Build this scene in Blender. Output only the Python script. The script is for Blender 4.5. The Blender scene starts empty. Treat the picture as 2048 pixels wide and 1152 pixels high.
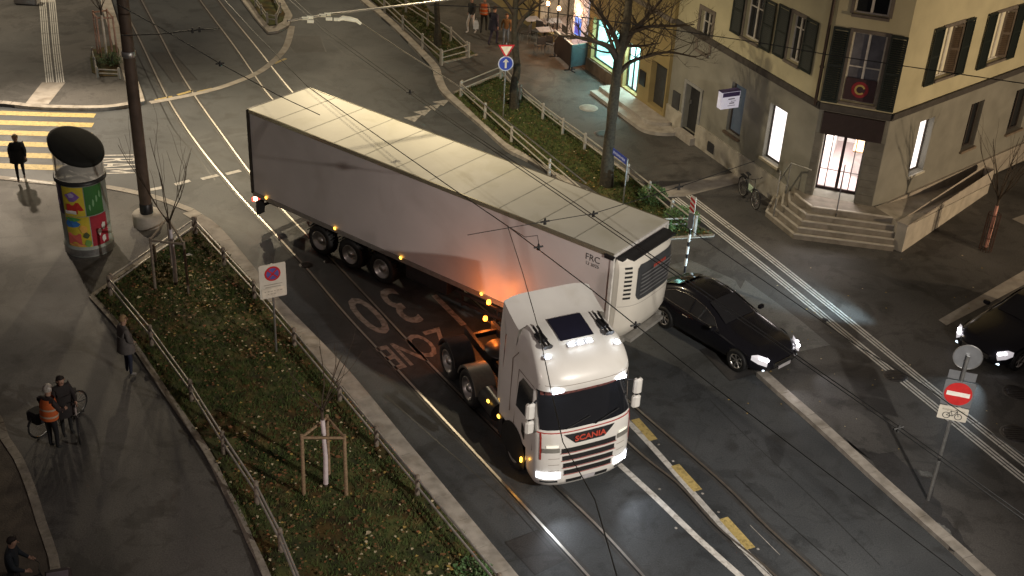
import bpy, bmesh, math, random
import numpy as np
from mathutils import Vector, Matrix
sc=bpy.context.scene
R=math.radians
rnd=random.Random(7)
# ------------------------------------------------------------------ camera
CF,CPITCH,CROLL,CH=2458.2,R(30.194),R(3.1885),18.684
_fw=Vector((0,math.cos(CPITCH),-math.sin(CPITCH)))
_r0=Vector((1,0,0)); _u0=Vector((0,math.sin(CPITCH),math.cos(CPITCH)))
_rt=_r0*math.cos(CROLL)+_u0*math.sin(CROLL)
_up=-_r0*math.sin(CROLL)+_u0*math.cos(CROLL)
cam_d=bpy.data.cameras.new('camera'); cam=bpy.data.objects.new('camera',cam_d); sc.collection.objects.link(cam)
cam_d.sensor_width=36; cam_d.lens=CF/2048*36; cam_d.clip_end=500; cam_d.clip_start=.1
mm=Matrix((_rt,_up,-_fw)).transposed().to_4x4(); mm.translation=Vector((0,0,CH)); cam.matrix_world=mm
sc.camera=cam
# ------------------------------------------------------------------ world (city night glow)
w=bpy.data.worlds.new('World'); sc.world=w; w.use_nodes=True
nt=w.node_tree; nt.nodes.clear()
bg=nt.nodes.new('ShaderNodeBackground'); wo=nt.nodes.new('ShaderNodeOutputWorld'); nt.links.new(bg.outputs[0],wo.inputs[0])
bg.inputs[0].default_value=(1.0,.80,.72,1); bg.inputs[1].default_value=.06
sc.view_settings.view_transform='Standard'; sc.view_settings.look='None'
sc.view_settings.exposure=0; sc.view_settings.gamma=1
sc.cycles.max_bounces=5; sc.cycles.diffuse_bounces=2; sc.cycles.glossy_bounces=3; sc.cycles.transmission_bounces=4
sc.cycles.transparent_max_bounces=8
sc.cycles.sample_clamp_indirect=3; sc.cycles.caustics_reflective=False; sc.cycles.caustics_refractive=False
# ------------------------------------------------------------------ street lamps and added fill spots
def lamp(name,kind,loc,power,col,size=.25,target=None,angle=None,blend=.6,sy=None):
    d=bpy.data.lights.new(name,kind); d.energy=power; d.color=col
    if kind=='AREA':
        d.size=size
        if sy: d.shape='RECTANGLE'; d.size_y=sy
    else: d.shadow_soft_size=size
    if kind=='SPOT': d.spot_size=R(angle); d.spot_blend=blend
    o=bpy.data.objects.new(name,d); sc.collection.objects.link(o); o.location=loc
    if target is not None:
        o.rotation_euler=(Vector(target)-Vector(loc)).to_track_quat('-Z','Y').to_euler()
    return o
WARM=(1,.82,.54)
lamp('street_light_over_junction','SPOT',(-2.3,38.4,11.2),4400,WARM,.15,(-.9,39.4,0),136,.9)
lamp('junction_fill_spot','SPOT',(-14,51,10.5),5200,WARM,.2,(-11.0,40.5,0),82,1)  # added unseen fill spot that brightens the junction road
lamp('street_light_crosswalk','SPOT',(-21.2,45.1,8.2),8000,(1,.82,.62),.2,(-16.6,40.6,0),86,1)
lamp('street_light_lower_street','SPOT',(11,12,10),10800,(1,.92,.82),.12,(2.2,24.5,1),86,1)
lamp('street_light_upper_street','POINT',(-11,64,10),2900,WARM,.2)
lamp('street_light_side_street','SPOT',(27,25,5.5),8500,(1,.76,.50),.2,(16,41,3.5),75,1)
lamp('cab_side_fill_spot','SPOT',(-15,7,9),3200,(1,.80,.74),.6,(.5,24.5,2.2),44,1)  # added fill from out of view, lifts the near side of the cab
lamp('street_light_tram_stop','POINT',(-27,58,9),2700,(1,.84,.6),.2)
# ------------------------------------------------------------------ picture / world helpers
def G(u,v,z=0.0):
    d=_fw*CF+_rt*(u-1024)+_up*(576-v); t=(z-CH)/d.z
    return Vector((0,0,CH))+d*t
def PJ(p):
    d=Vector(p)-Vector((0,0,CH)); z=d.dot(_fw); return 1024+CF*d.dot(_rt)/z, 576-CF*d.dot(_up)/z
def HZ(foot,v,z0=0.1):
    g=G(foot[0],foot[1],z0); lo,hi=0,20
    for _ in range(30):
        m=(lo+hi)/2
        if PJ((g.x,g.y,m))[1]>v: lo=m
        else: hi=m
    return lo
def VP(u,v,base):      # pixel on the vertical plane through base that faces the camera
    d=_fw*CF+_rt*(u-1024)+_up*(576-v); n=Vector((base[0],base[1],0)).normalized()
    t=(n.dot(Vector((base[0],base[1],0))))/n.dot(d)
    return Vector((0,0,CH))+d*t
PV=0.11   # pavement level
# ------------------------------------------------------------------ materials
MATS={}
def mat(name,col,rough=.6,metal=0,var=.12,scale=6,bump=0,bscale=40,emit=None,estr=0,coat=0,alpha=None,col2=None,spec=.5,trans=0,ior=1.45,detail=5,stain=None):
    if name in MATS: return MATS[name]
    m=bpy.data.materials.new(name); m.use_nodes=True; t=m.node_tree; b=t.nodes['Principled BSDF']
    b.inputs['Roughness'].default_value=rough; b.inputs['Metallic'].default_value=metal
    b.inputs['Specular IOR Level'].default_value=spec; b.inputs['Coat Weight'].default_value=coat; b.inputs['Coat Roughness'].default_value=.08
    b.inputs['IOR'].default_value=ior
    if trans: b.inputs['Transmission Weight'].default_value=trans
    if alpha is not None: b.inputs['Alpha'].default_value=alpha
    tc=t.nodes.new('ShaderNodeTexCoord')
    c1=tuple(max(0,x*(1-var)) for x in col); c2=col2 or tuple(min(1,x*(1+var)) for x in col)
    n=t.nodes.new('ShaderNodeTexNoise'); n.inputs['Scale'].default_value=scale; n.inputs['Detail'].default_value=detail
    t.links.new(tc.outputs['Object'],n.inputs['Vector'])
    cr=t.nodes.new('ShaderNodeValToRGB'); cr.color_ramp.elements[0].position=.35; cr.color_ramp.elements[1].position=.65
    cr.color_ramp.elements[0].color=(*c1,1); cr.color_ramp.elements[1].color=(*c2,1)
    t.links.new(n.outputs['Fac'],cr.inputs[0])
    out=cr.outputs[0]
    if stain:
        n2=t.nodes.new('ShaderNodeTexNoise'); n2.inputs['Scale'].default_value=stain[0]; n2.inputs['Detail'].default_value=8; n2.inputs['Distortion'].default_value=.6
        t.links.new(tc.outputs['Object'],n2.inputs['Vector'])
        r2=t.nodes.new('ShaderNodeValToRGB'); r2.color_ramp.elements[0].position=stain[1]; r2.color_ramp.elements[1].position=stain[1]+stain[2]
        r2.color_ramp.elements[0].color=(1,1,1,1); r2.color_ramp.elements[1].color=(*stain[3],1)
        t.links.new(n2.outputs['Fac'],r2.inputs[0])
        mx=t.nodes.new('ShaderNodeMixRGB'); mx.blend_type='MULTIPLY'; mx.inputs[0].default_value=1
        t.links.new(out,mx.inputs[1]); t.links.new(r2.outputs[0],mx.inputs[2]); out=mx.outputs[0]
    t.links.new(out,b.inputs['Base Color'])
    if bump:
        n3=t.nodes.new('ShaderNodeTexNoise'); n3.inputs['Scale'].default_value=bscale; n3.inputs['Detail'].default_value=6
        t.links.new(tc.outputs['Object'],n3.inputs['Vector'])
        bp=t.nodes.new('ShaderNodeBump'); bp.inputs['Strength'].default_value=bump; bp.inputs['Distance'].default_value=.02
        t.links.new(n3.outputs['Fac'],bp.inputs['Height']); t.links.new(bp.outputs[0],b.inputs['Normal'])
    if emit:
        b.inputs['Emission Color'].default_value=(*emit,1); b.inputs['Emission Strength'].default_value=estr
    MATS[name]=m; return m
def asphalt(name,c1,c2,crack=True,rough=.47):
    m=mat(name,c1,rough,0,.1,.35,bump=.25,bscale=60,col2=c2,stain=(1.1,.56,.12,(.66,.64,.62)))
    t=m.node_tree; b=t.nodes['Principled BSDF']; tc=[n for n in t.nodes if n.type=='TEX_COORD'][0]
    # aggregate speckle
    n=t.nodes.new('ShaderNodeTexNoise'); n.inputs['Scale'].default_value=28; n.inputs['Detail'].default_value=4
    t.links.new(tc.outputs['Object'],n.inputs['Vector'])
    r=t.nodes.new('ShaderNodeMapRange'); r.inputs[1].default_value=.3; r.inputs[2].default_value=.7; r.inputs[3].default_value=.75; r.inputs[4].default_value=1.25
    t.links.new(n.outputs['Fac'],r.inputs[0])
    l=b.inputs['Base Color'].links[0]; src=l.from_socket
    mx=t.nodes.new('ShaderNodeMixRGB'); mx.blend_type='MULTIPLY'; mx.inputs[0].default_value=1
    t.links.new(src,mx.inputs[1]); t.links.new(r.outputs[0],mx.inputs[2]); out=mx.outputs[0]
    for sc2,th,wd,dk in ((.42,.53,.05,.72),(1.9,.58,.06,.8),(.13,.5,.3,.85)):  # dark patches multiplied in: random stains, with tree shadows painted into the colour
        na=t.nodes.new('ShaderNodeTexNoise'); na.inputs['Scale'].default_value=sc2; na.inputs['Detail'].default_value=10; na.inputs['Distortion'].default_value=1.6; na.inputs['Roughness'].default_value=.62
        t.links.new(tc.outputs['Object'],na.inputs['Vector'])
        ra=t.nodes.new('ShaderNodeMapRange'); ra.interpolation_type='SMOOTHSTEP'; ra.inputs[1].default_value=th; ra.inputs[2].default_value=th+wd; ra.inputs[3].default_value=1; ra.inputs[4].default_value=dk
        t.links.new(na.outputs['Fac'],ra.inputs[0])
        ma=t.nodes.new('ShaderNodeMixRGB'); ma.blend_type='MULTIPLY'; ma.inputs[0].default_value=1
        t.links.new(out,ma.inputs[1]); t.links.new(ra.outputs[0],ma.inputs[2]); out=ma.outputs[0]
    if crack:
        v=t.nodes.new('ShaderNodeTexVoronoi'); v.feature='DISTANCE_TO_EDGE'; v.inputs['Scale'].default_value=.16
        nd=t.nodes.new('ShaderNodeTexNoise'); nd.inputs['Scale'].default_value=1.2; nd.inputs['Detail'].default_value=6
        t.links.new(tc.outputs['Object'],nd.inputs['Vector'])
        vm=t.nodes.new('ShaderNodeMixRGB'); vm.blend_type='ADD'; vm.inputs[0].default_value=.9
        t.links.new(tc.outputs['Object'],vm.inputs[1]); t.links.new(nd.outputs['Color'],vm.inputs[2]); t.links.new(vm.outputs[0],v.inputs['Vector'])
        rr=t.nodes.new('ShaderNodeMapRange'); rr.inputs[1].default_value=0; rr.inputs[2].default_value=.006; rr.inputs[3].default_value=.8; rr.inputs[4].default_value=1
        t.links.new(v.outputs['Distance'],rr.inputs[0])
        m3=t.nodes.new('ShaderNodeMixRGB'); m3.blend_type='MULTIPLY'; m3.inputs[0].default_value=1
        t.links.new(out,m3.inputs[1]); t.links.new(rr.outputs[0],m3.inputs[2]); out=m3.outputs[0]
    t.links.new(out,b.inputs['Base Color'])
    # patchy damp sheen
    r4=t.nodes.new('ShaderNodeMapRange'); r4.inputs[1].default_value=.4; r4.inputs[2].default_value=.65; r4.inputs[3].default_value=rough+.15; r4.inputs[4].default_value=rough+.02
    n5=t.nodes.new('ShaderNodeTexNoise'); n5.inputs['Scale'].default_value=.25; n5.inputs['Detail'].default_value=6; t.links.new(tc.outputs['Object'],n5.inputs['Vector'])
    t.links.new(n5.outputs['Fac'],r4.inputs[0]); t.links.new(r4.outputs[0],b.inputs['Roughness'])
    return m
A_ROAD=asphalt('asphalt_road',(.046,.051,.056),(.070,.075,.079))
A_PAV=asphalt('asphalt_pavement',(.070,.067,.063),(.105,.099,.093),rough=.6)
A_DARK=asphalt('asphalt_dark_patch',(.035,.034,.035),(.05,.048,.048),False)
A_LIGHT=asphalt('asphalt_light_patch',(.12,.125,.12),(.17,.17,.16),False)
STONE=mat('granite',(.34,.31,.27),.75,0,.2,3,.3,50,stain=(2,.5,.2,(.7,.68,.64)))
STONE_P=mat('granite_path_edge',(.27,.24,.2),.85,0,.25,3,.4,30,stain=(3,.5,.2,(.6,.6,.55)))
CONC=mat('concrete',(.36,.33,.29),.8,0,.15,3,.2,40,stain=(1.5,.5,.2,(.75,.72,.68)))
RAIL=mat('polished_rail',(.62,.58,.52),.42,1,.1,5)
GROOVE=mat('rail_groove',(.012,.012,.012),.5)
WPAINT=mat('white_road_paint',(.55,.53,.49),.6,0,.12,8,stain=(7,.5,.16,(.62,.6,.57)))
WPAINTD=mat('faded_white_road_paint',(.36,.34,.31),.6,0,.12,8,stain=(6,.45,.16,(.55,.54,.52)))
YPAINT=mat('yellow_road_paint',(.5,.38,.14),.6,0,.1,8,stain=(8,.48,.15,(.6,.6,.6)))
TACT=mat('tactile_paving_white',(.62,.61,.57),.55,0,.1,5,stain=(5,.52,.15,(.65,.65,.62)))
SOIL=mat('grass_soil',(.045,.055,.016),.95,0,.4,2.2,.8,20,col2=(.09,.095,.026),stain=(.8,.47,.12,(1.0,.58,.42)))
BLK=mat('black_rubber',(.012,.012,.012),.65)
BLKM=mat('black_metal',(.02,.02,.022),.4,.3)
DGREY=mat('dark_grey_plastic',(.05,.05,.052),.5)
GALV=mat('galvanised_steel',(.42,.42,.41),.42,.85,.15,10)
GALVD=mat('weathered_steel_rail',(.40,.38,.35),.5,.6,.2,5)
WOODP=mat('grey_wood_post',(.2,.165,.13),.85,0,.25,14,.3,30)
WOOD=mat('stake_wood',(.25,.17,.1),.85,0,.25,16,.3,30)
CHROME=mat('chrome',(.75,.73,.7),.14,1,.05)
WIRE=mat('wire_black',(.018,.018,.018),.5,.2)
WHITE=mat('white_plastic',(.75,.73,.7),.5)
# ------------------------------------------------------------------ mesh builder
class MB:
    def __init__(s): s.v=[];s.f=[];s.m=[];s.s=[]
    def add(s,vs,fs,mi=0,sm=False):
        b=len(s.v); s.v+= [Vector(x) for x in vs]; 
        for f in fs: s.f.append([b+i for i in f]); s.m.append(mi); s.s.append(sm)
        return s
    def quad(s,a,b,c,d,mi=0): return s.add([a,b,c,d],[(0,1,2,3)],mi)
    def box(s,c,d,mi=0,rz=0,M=None):
        x,y,z=[k/2 for k in d]; vs=[Vector((i*x,j*y,k*z)) for k in(-1,1) for j in(-1,1) for i in(-1,1)]
        rm=Matrix.Rotation(rz,4,'Z') if M is None else M
        vs=[rm@v+Vector(c) for v in vs]
        return s.add(vs,[(0,2,3,1),(4,5,7,6),(0,1,5,4),(2,6,7,3),(0,4,6,2),(1,3,7,5)],mi)
    def bbox(s,c,d,b=.02,mi=0,rz=0):      # chamfered box
        x,y,z=[k/2 for k in d]; ring=[]
        def rect(hx,hy,bb): return [(-hx+bb,-hy),(hx-bb,-hy),(hx,-hy+bb),(hx,hy-bb),(hx-bb,hy),(-hx+bb,hy),(-hx,hy-bb),(-hx,-hy+bb)]
        rm=Matrix.Rotation(rz,4,'Z'); rings=[]
        for zz,ins in((-z,b),(-z+b,0),(z-b,0),(z,b)):
            rings.append([rm@Vector((p[0],p[1],zz))+Vector(c) for p in rect(x-ins,y-ins,b)])
        return s.loft(rings,mi,caps=True)
    def loft(s,rings,mi=0,caps=True,closed=True,sm=False):
        n=len(rings[0]); vs=[p for r in rings for p in r]; fs=[]
        for i in range(len(rings)-1):
            for j in range(n if closed else n-1):
                k=(j+1)%n; fs.append((i*n+j,i*n+k,(i+1)*n+k,(i+1)*n+j))
        s.add(vs,fs,mi,sm)
        if caps:
            s.add(rings[0],[tuple(range(n-1,-1,-1))],mi); s.add(rings[-1],[tuple(range(n))],mi)
        return s
    def tube(s,pts,rad,n=8,mi=0,caps=True,sm=True):
        pts=[Vector(p) for p in pts]
        if not hasattr(rad,'__len__'): rad=[rad]*len(pts)
        rings=[]; ref=None
        for i,p in enumerate(pts):
            t=((pts[min(i+1,len(pts)-1)]-pts[max(i-1,0)])).normalized()
            if ref is None: ref=Vector((0,0,1)) if abs(t.z)<.9 else Vector((1,0,0))
            a=t.cross(ref)
            if a.length<1e-4: a=t.cross(Vector((0,1,0)))
            a.normalize(); b=t.cross(a); ref=-b if False else ref
            rings.append([p+(a*math.cos(2*math.pi*k/n)+b*math.sin(2*math.pi*k/n))*rad[i] for k in range(n)])
        return s.loft(rings,mi,caps,True,sm)
    def lathe(s,prof,n=24,mi=0,c=(0,0,0),caps=True,axis='Z',sm=True):
        c=Vector(c); rings=[]
        for r,z in prof:
            rg=[]
            for k in range(n):
                a=2*math.pi*k/n; x,y=r*math.cos(a),r*math.sin(a)
                rg.append(c+(Vector((x,y,z)) if axis=='Z' else Vector((x,z,y)) if axis=='Y' else Vector((z,x,y))))
            rings.append(rg)
        return s.loft(rings,mi,caps,True,sm)
    def prism(s,poly,z0,z1,mi=0,side=None):
        n=len(poly); lo=[Vector((p[0],p[1],z0)) for p in poly]; hi=[Vector((p[0],p[1],z1)) for p in poly]
        ar=sum(poly[i][0]*poly[(i+1)%n][1]-poly[(i+1)%n][0]*poly[i][1] for i in range(n))
        if ar<0: lo.reverse(); hi.reverse()
        s.add(hi,[tuple(range(n))],mi)
        s.add(lo+hi,[(i,(i+1)%n,n+(i+1)%n,n+i) for i in range(n)],mi if side is None else side)
        return s
    def xf(s,M): s.v=[M@v for v in s.v]; return s
def link(o): sc.collection.objects.link(o); return o
def mesh(name,mb,mats,origin=None):
    me=bpy.data.meshes.new(name); off=Vector(origin) if origin is not None else Vector((0,0,0))
    me.from_pydata([tuple(v-off) for v in mb.v],[],mb.f)
    for m in (mats if isinstance(mats,(list,tuple)) else [mats]): me.materials.append(m)
    me.polygons.foreach_set('material_index',mb.m); me.polygons.foreach_set('use_smooth',mb.s); me.update()
    return me
def part(name,mb,mats,parent,label=None,bevel=0,fix=True):
    o=link(bpy.data.objects.new(name,mesh(name,mb,mats))); o.parent=parent
    if label: o['label']=label
    if bevel: bev(o,bevel)
    return o
def bev(o,w,seg=2):
    m=o.modifiers.new('b','BEVEL'); m.width=w; m.segments=seg; m.limit_method='ANGLE'; m.angle_limit=R(40)
def tag(o,label,cat,group=None):
    o['label']=label; o['category']=cat
    if group: o['group']=group
    return o
def thing(name,label,cat,loc=(0,0,0),rz=0,group=None):
    o=link(bpy.data.objects.new(name,None)); o.location=loc; o.rotation_euler=(0,0,rz); o.empty_display_size=.2
    return tag(o,label,cat,group)
def solo(name,mb,mats,label,cat,group=None,bevel=0):   # one-mesh thing, world-space builder, origin at base
    xs=[v.x for v in mb.v]; ys=[v.y for v in mb.v]; z=min(v.z for v in mb.v)
    c=Vector(((min(xs)+max(xs))/2,(min(ys)+max(ys))/2,z))
    o=link(bpy.data.objects.new(name,mesh(name,mb,mats,c))); o.location=c
    if bevel: bev(o,bevel)
    return tag(o,label,cat,group)
def struct(name,mb,mats,kind='structure',label=None):
    o=link(bpy.data.objects.new(name,mesh(name,mb,mats))); o['kind']=kind
    if label: o['label']=label
    return o
def stuff(name,mb,mats,label,cat):
    o=struct(name,mb,mats,'stuff'); o['label']=label; o['category']=cat; return o
def textm(txt,size,mat_,M,ext=.004,shear=0,name='lettering',parent=None,bold=0,sx=1):
    c=bpy.data.curves.new(name,'FONT'); c.body=txt; c.size=size; c.align_x='CENTER'; c.align_y='CENTER'; c.extrude=ext; c.shear=shear; c.offset=bold; c.resolution_u=3
    o=bpy.data.objects.new('t',c); link(o); dg=bpy.context.evaluated_depsgraph_get(); dg.update()
    me=bpy.data.meshes.new_from_object(o.evaluated_get(dg)); bpy.data.objects.remove(o); bpy.data.curves.remove(c)
    me.transform(M@Matrix.Diagonal((sx,1,1,1))); me.materials.clear(); me.materials.append(mat_); me.name=name
    ob=link(bpy.data.objects.new(name,me))
    if parent: ob.parent=parent
    return ob
def frame_M(o,x,y):   # matrix with given x and y axes at origin o
    x=Vector(x).normalized(); y=Vector(y).normalized(); z=x.cross(y)
    m=Matrix((x,y,z)).transposed().to_4x4(); m.translation=Vector(o); return m
def copy_tree(o,parent=None):
    c=o.copy(); link(c); c.parent=parent
    for ch in list(o.children): copy_tree(ch,c)
    return c
# ================================================================== SETTING
def gp(pts,z=0): return [G(u,v,z) for u,v in pts]
def offs(p,q,w):  # unit left normal
    d=(q-p); d.z=0; d.normalize(); return Vector((-d.y,d.x,0))*w
def smooth_line(pts,k=4):
    pts=[Vector(p) for p in pts]; out=[]
    P=[2*pts[0]-pts[1]]+pts+[2*pts[-1]-pts[-2]]
    for i in range(1,len(P)-2):
        for j in range(k):
            t=j/k; a,b,c,d=P[i-1:i+3]
            out.append(.5*((2*b)+(c-a)*t+(2*a-5*b+4*c-d)*t*t+(3*b-a-3*c+d)*t**3))
    out.append(pts[-1]); return out
def ribbon(mb,pts,w,z,mi=0,off=0):
    n=len(pts); L=[];Rr=[]
    for i,p in enumerate(pts):
        a=pts[max(i-1,0)]; b=pts[min(i+1,n-1)]; o=offs(a,b,1)
        L.append(Vector((p.x,p.y,z))+o*(off+w/2)); Rr.append(Vector((p.x,p.y,z))+o*(off-w/2))
    vs=L+Rr; mb.add(vs,[(n+i,n+i+1,i+1,i) for i in range(n-1)],mi)
def kerb(mb,pts,w,z0,z1,mi=0,off=0,seg=1.0):
    # row of kerb stones along a line
    n=len(pts)
    for i in range(n-1):
        a,b=pts[i],pts[i+1]; L=(b-a).length; k=max(1,round(L/seg))
        for j in range(k):
            g=.006/L if L>0 else 0
            p=a.lerp(b,j/k+g); q=a.lerp(b,(j+1)/k-g); o=offs(a,b,1); dz=rnd.uniform(-.004,.004)
            mb.prism([p+o*(off-w/2),q+o*(off-w/2),q+o*(off+w/2),p+o*(off+w/2)],z0,z1+dz,mi)
# road: one sheet to the horizon
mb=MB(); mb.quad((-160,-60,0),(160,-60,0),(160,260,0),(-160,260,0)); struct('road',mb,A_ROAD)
# --- right pavement, from the kerb to the buildings
KR=gp([(2140,1330),(1953,1152),(1880,1085),(1736,955),(1640,866),(1560,795),(1512,752),(1440,690),(1370,625),(1300,558),(1240,498),(1180,430),(1108,358),(1050,322),(1012,302),(960,255),(912,215),(880,185),(868,155),(862,138),(835,108),(790,62),(750,27),(719,2),(660,-55),(560,-150)])
mb=MB(); poly=[(p.x,p.y) for p in KR]+[(-8,150),(90,150),(90,8)]
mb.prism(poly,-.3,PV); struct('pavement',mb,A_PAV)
mb=MB(); K1=smooth_line([KR[i] for i in range(0,7)],3); kerb(mb,K1,.3,-.2,PV+.02,off=-.14)
K2=smooth_line(KR[10:],4); kerb(mb,K2,.34,-.2,PV+.02,off=-.16,seg=1)
struct('kerb',mb,STONE)
# --- upper left pavement (tram stop corner)
UL=gp([(-260,200),(-60,210),(0,213),(60,219),(120,222),(200,222),(250,217),(290,208),(285,190),(262,125),(240,60),(215,-20),(180,-130)])
mb=MB(); mb.prism([(p.x,p.y) for p in UL]+[(-60,150),(-90,60)],-.3,PV); struct('pavement',mb,A_PAV)
mb=MB(); kerb(mb,smooth_line(UL[:8],3),.28,-.2,PV+.02,off=.14); struct('kerb',mb,STONE)
mb=MB(); kerb(mb,smooth_line(UL[7:],2),.5,-.2,PV+.015,off=.25,seg=1.2); struct('kerb',mb,CONC)
# --- left pavement and path in front of the camera
LL=gp([(-260,345),(-60,354),(0,358),(100,369),(200,375),(275,388),(330,402),(390,425),(440,460),(512,545),(560,605),(650,697),(715,768),(800,872),(900,994),(1024,1145),(1120,1262)])
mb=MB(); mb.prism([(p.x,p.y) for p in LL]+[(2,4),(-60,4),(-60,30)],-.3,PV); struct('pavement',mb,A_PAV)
mb=MB(); KL=smooth_line(LL[:8],3); kerb(mb,KL,.26,-.2,PV+.02,off=-.13)
kerb(mb,smooth_line(LL[7:],3),.46,-.2,PV+.015,off=-.23,seg=1.5); struct('kerb',mb,STONE)
# grey path at lower left, flush edge stones
PE=gp([(183,594),(230,645),(278,705),(330,785),(395,876),(425,925),(453,985),(477,1028),(500,1082),(515,1112),(545,1180),(580,1260)],PV)
mb=MB(); kerb(mb,smooth_line(PE,2),.16,0,PV+.05,seg=1.0); kerb(mb,gp([(183,594),(217,571),(232,556),(300,512),(393,452)],PV),.14,0,PV+.05)
struct('kerb',mb,STONE_P)
PE2=gp([(-30,790),(0,848),(10,878),(37,918),(63,981),(83,1045),(107,1115),(112,1160),(120,1260)],PV)
mb=MB(); kerb(mb,smooth_line(PE2,2),.2,0,PV+.03,seg=.8); struct('kerb',mb,STONE_P)
gl=[(p.x,p.y) for p in PE2]+[(-60,10),(-60,26)]
mb=MB(); mb.prism(gl,0,PV+.006); struct('path',mb,mat('gravelly_path',(.085,.07,.055),.9,0,.3,2,.7,25))
# --- grass beds
def bed(pts,z,name='grass_bed',lumpy=.05):
    P=[(p.x,p.y) for p in pts]; mb=MB(); mb.prism(P,0,z); return struct(name,mb,SOIL)
B1=gp([(190,594),(232,560),(392,456),(400,458),(440,492),(480,535),(508,568),(590,668),(672,770),(800,925),(955,1108),(1060,1240),(600,1260),(548,1170),(505,1082),(482,1028),(458,985),(430,925),(400,876),(335,785),(283,705),(236,645)],PV)
bed(B1,PV+.03)
B2=gp([(908,190),(1002,152),(1045,190),(1090,225),(1175,290),(1280,368),(1330,418),(1425,470),(1332,476),(1260,432),(1175,372),(1108,344),(1050,308),(1012,286),(960,240)],PV)
bed(B2,PV+.03)
B3=gp([(880,126),(952,110),(905,72),(862,25),(835,-10),(780,-80),(700,-120),(690,-60),(742,0),(795,42),(850,90)],PV)
bed(B3,PV+.03)
IS=gp([(440,-60),(512,37),(536,64),(555,62),(578,50),(585,30),(568,0),(540,-60)],PV)
mb=MB(); mb.prism([(p.x,p.y) for p in IS],-.2,PV); struct('traffic_island',mb,STONE)
I2=gp([(465,-50),(520,30),(538,52),(552,50),(566,42),(570,28),(553,0),(535,-40)],PV); bed(I2,PV+.03)
B5=gp([(180,118),(184,145),(200,153),(236,153),(238,100),(232,90),(185,100)],PV); bed(B5,PV+.03)
mb=MB(); kerb(mb,gp([(908,187),(1002,150),(1004,147)],PV),.12,0,PV+.05); kerb(mb,gp([(1332,478),(1427,472)],PV),.14,0,PV+.05)
kerb(mb,gp([(880,128),(955,110)],PV),.12,0,PV+.05); kerb(mb,gp([(1004,150),(1045,187),(1090,222),(1175,287),(1280,365),(1330,414),(1427,472)],PV),.1,0,PV+.04); struct('kerb',mb,STONE_P)
# grass blades and fallen leaves on the beds
def inpoly(x,y,P):
    c=False; n=len(P)
    for i in range(n):
        a,b=P[i],P[(i+1)%n]
        if (a[1]>y)!=(b[1]>y) and x<(b[0]-a[0])*(y-a[1])/(b[1]-a[1])+a[0]: c=not c
    return c
def scatter(P,n):
    xs=[p[0] for p in P]; ys=[p[1] for p in P]; out=[]
    while len(out)<n:
        x=rnd.uniform(min(xs),max(xs)); y=rnd.uniform(min(ys),max(ys))
        if inpoly(x,y,P): out.append((x,y))
    return out
def grassmesh(P,n,h):
    mb=MB(); z=PV+.03
    ct=[(x,y,rnd.uniform(.3,1.3)) for x,y in scatter(P,40)]
    for x,y in scatter(P,n):
        if rnd.random()>.25+sum(math.exp(-((x-a)**2+(y-b)**2)/(c*c)) for a,b,c in ct)*.9: continue
        k=rnd.random(); mi=0 if k<.5 else (1 if k<.85 else 2)
        for j in range(4):
            a=rnd.uniform(0,6.28); l=rnd.uniform(.5,1)*h; w=.012; bx,by=x+rnd.uniform(-.05,.05),y+rnd.uniform(-.05,.05)
            dx,dy=math.cos(a)*l*.7,math.sin(a)*l*.7
            mb.add([(bx-dy*.1-w,by,z),(bx+w,by+dx*.1,z),(bx+dx,by+dy,z+l)],[(0,1,2)],mi)
    return mb
GR=[mat('grass_dark',(.045,.07,.015),.8,0,.3),mat('grass_mid',(.075,.105,.025),.8,0,.3),mat('grass_dry',(.13,.11,.04),.8,0,.3)]
LV=[mat('leaf_yellow',(.33,.23,.06),.8,0,.2),mat('leaf_brown',(.15,.08,.03),.8,0,.2),mat('leaf_pale',(.5,.42,.27),.8,0,.2),mat('leaf_rust',(.2,.08,.03),.8,0,.2)]
xy=lambda L:[(p.x,p.y) for p in L]
for P,n,h,nm in((B1,10000,.09,'lower left bed'),(B2,6500,.09,'middle bed beside the fence'),(B3,3500,.09,'upper bed')):
    stuff('grass',grassmesh(xy(P),n,h),GR,'short patchy grass growing on the '+nm,'grass')
def leaf(mb,x,y,z,s,mi):
    a=rnd.uniform(0,6.28); ca,sa=math.cos(a),math.sin(a); t=rnd.uniform(-.4,.4)
    pts=[(0,-.5),(.32,-.2),(.38,.12),(.12,.3),(0,.6),(-.14,.28),(-.4,.1),(-.3,-.22)]
    mb.add([(x+s*(px*ca-py*sa),y+s*(px*sa+py*ca),z+s*abs(px)*.5+s*py*t*.4+.01) for px,py in pts],[tuple(range(8))],mi)
mb=MB()
_lc=[(x,y,rnd.uniform(.5,2.2)) for x,y in scatter(xy(B1),26)]
def _dens(x,y): return min(1,.3+sum(math.exp(-((x-a)**2+(y-b)**2)/(c*c*.5)) for a,b,c in _lc)*.45)
for x,y in scatter(xy(B1),2300):
    if rnd.random()<_dens(x,y): leaf(mb,x,y,PV+.07+rnd.random()*.03,rnd.uniform(.04,.10)*(1.5 if rnd.random()<.06 else 1),rnd.choice([0,1,1,1,1,2,3,3]))
stuff('fallen_leaves',mb,LV,'yellow and brown autumn leaves lying over the lower left grass','fallen leaves')
mb=MB()
for x,y in scatter(xy(B2),200)+scatter(xy(B3),120): leaf(mb,x,y,PV+.07,rnd.uniform(.05,.1),rnd.choice([0,1,1,2,3]))
for i in range(45):
    u,v=rnd.uniform(1450,2000),rnd.uniform(500,900); g=G(u,v,PV); leaf(mb,g.x,g.y,PV,rnd.uniform(.04,.08),rnd.choice([0,2]))
stuff('fallen_leaves',mb,LV,'scattered autumn leaves on the upper beds and right hand pavement','fallen leaves')
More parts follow.
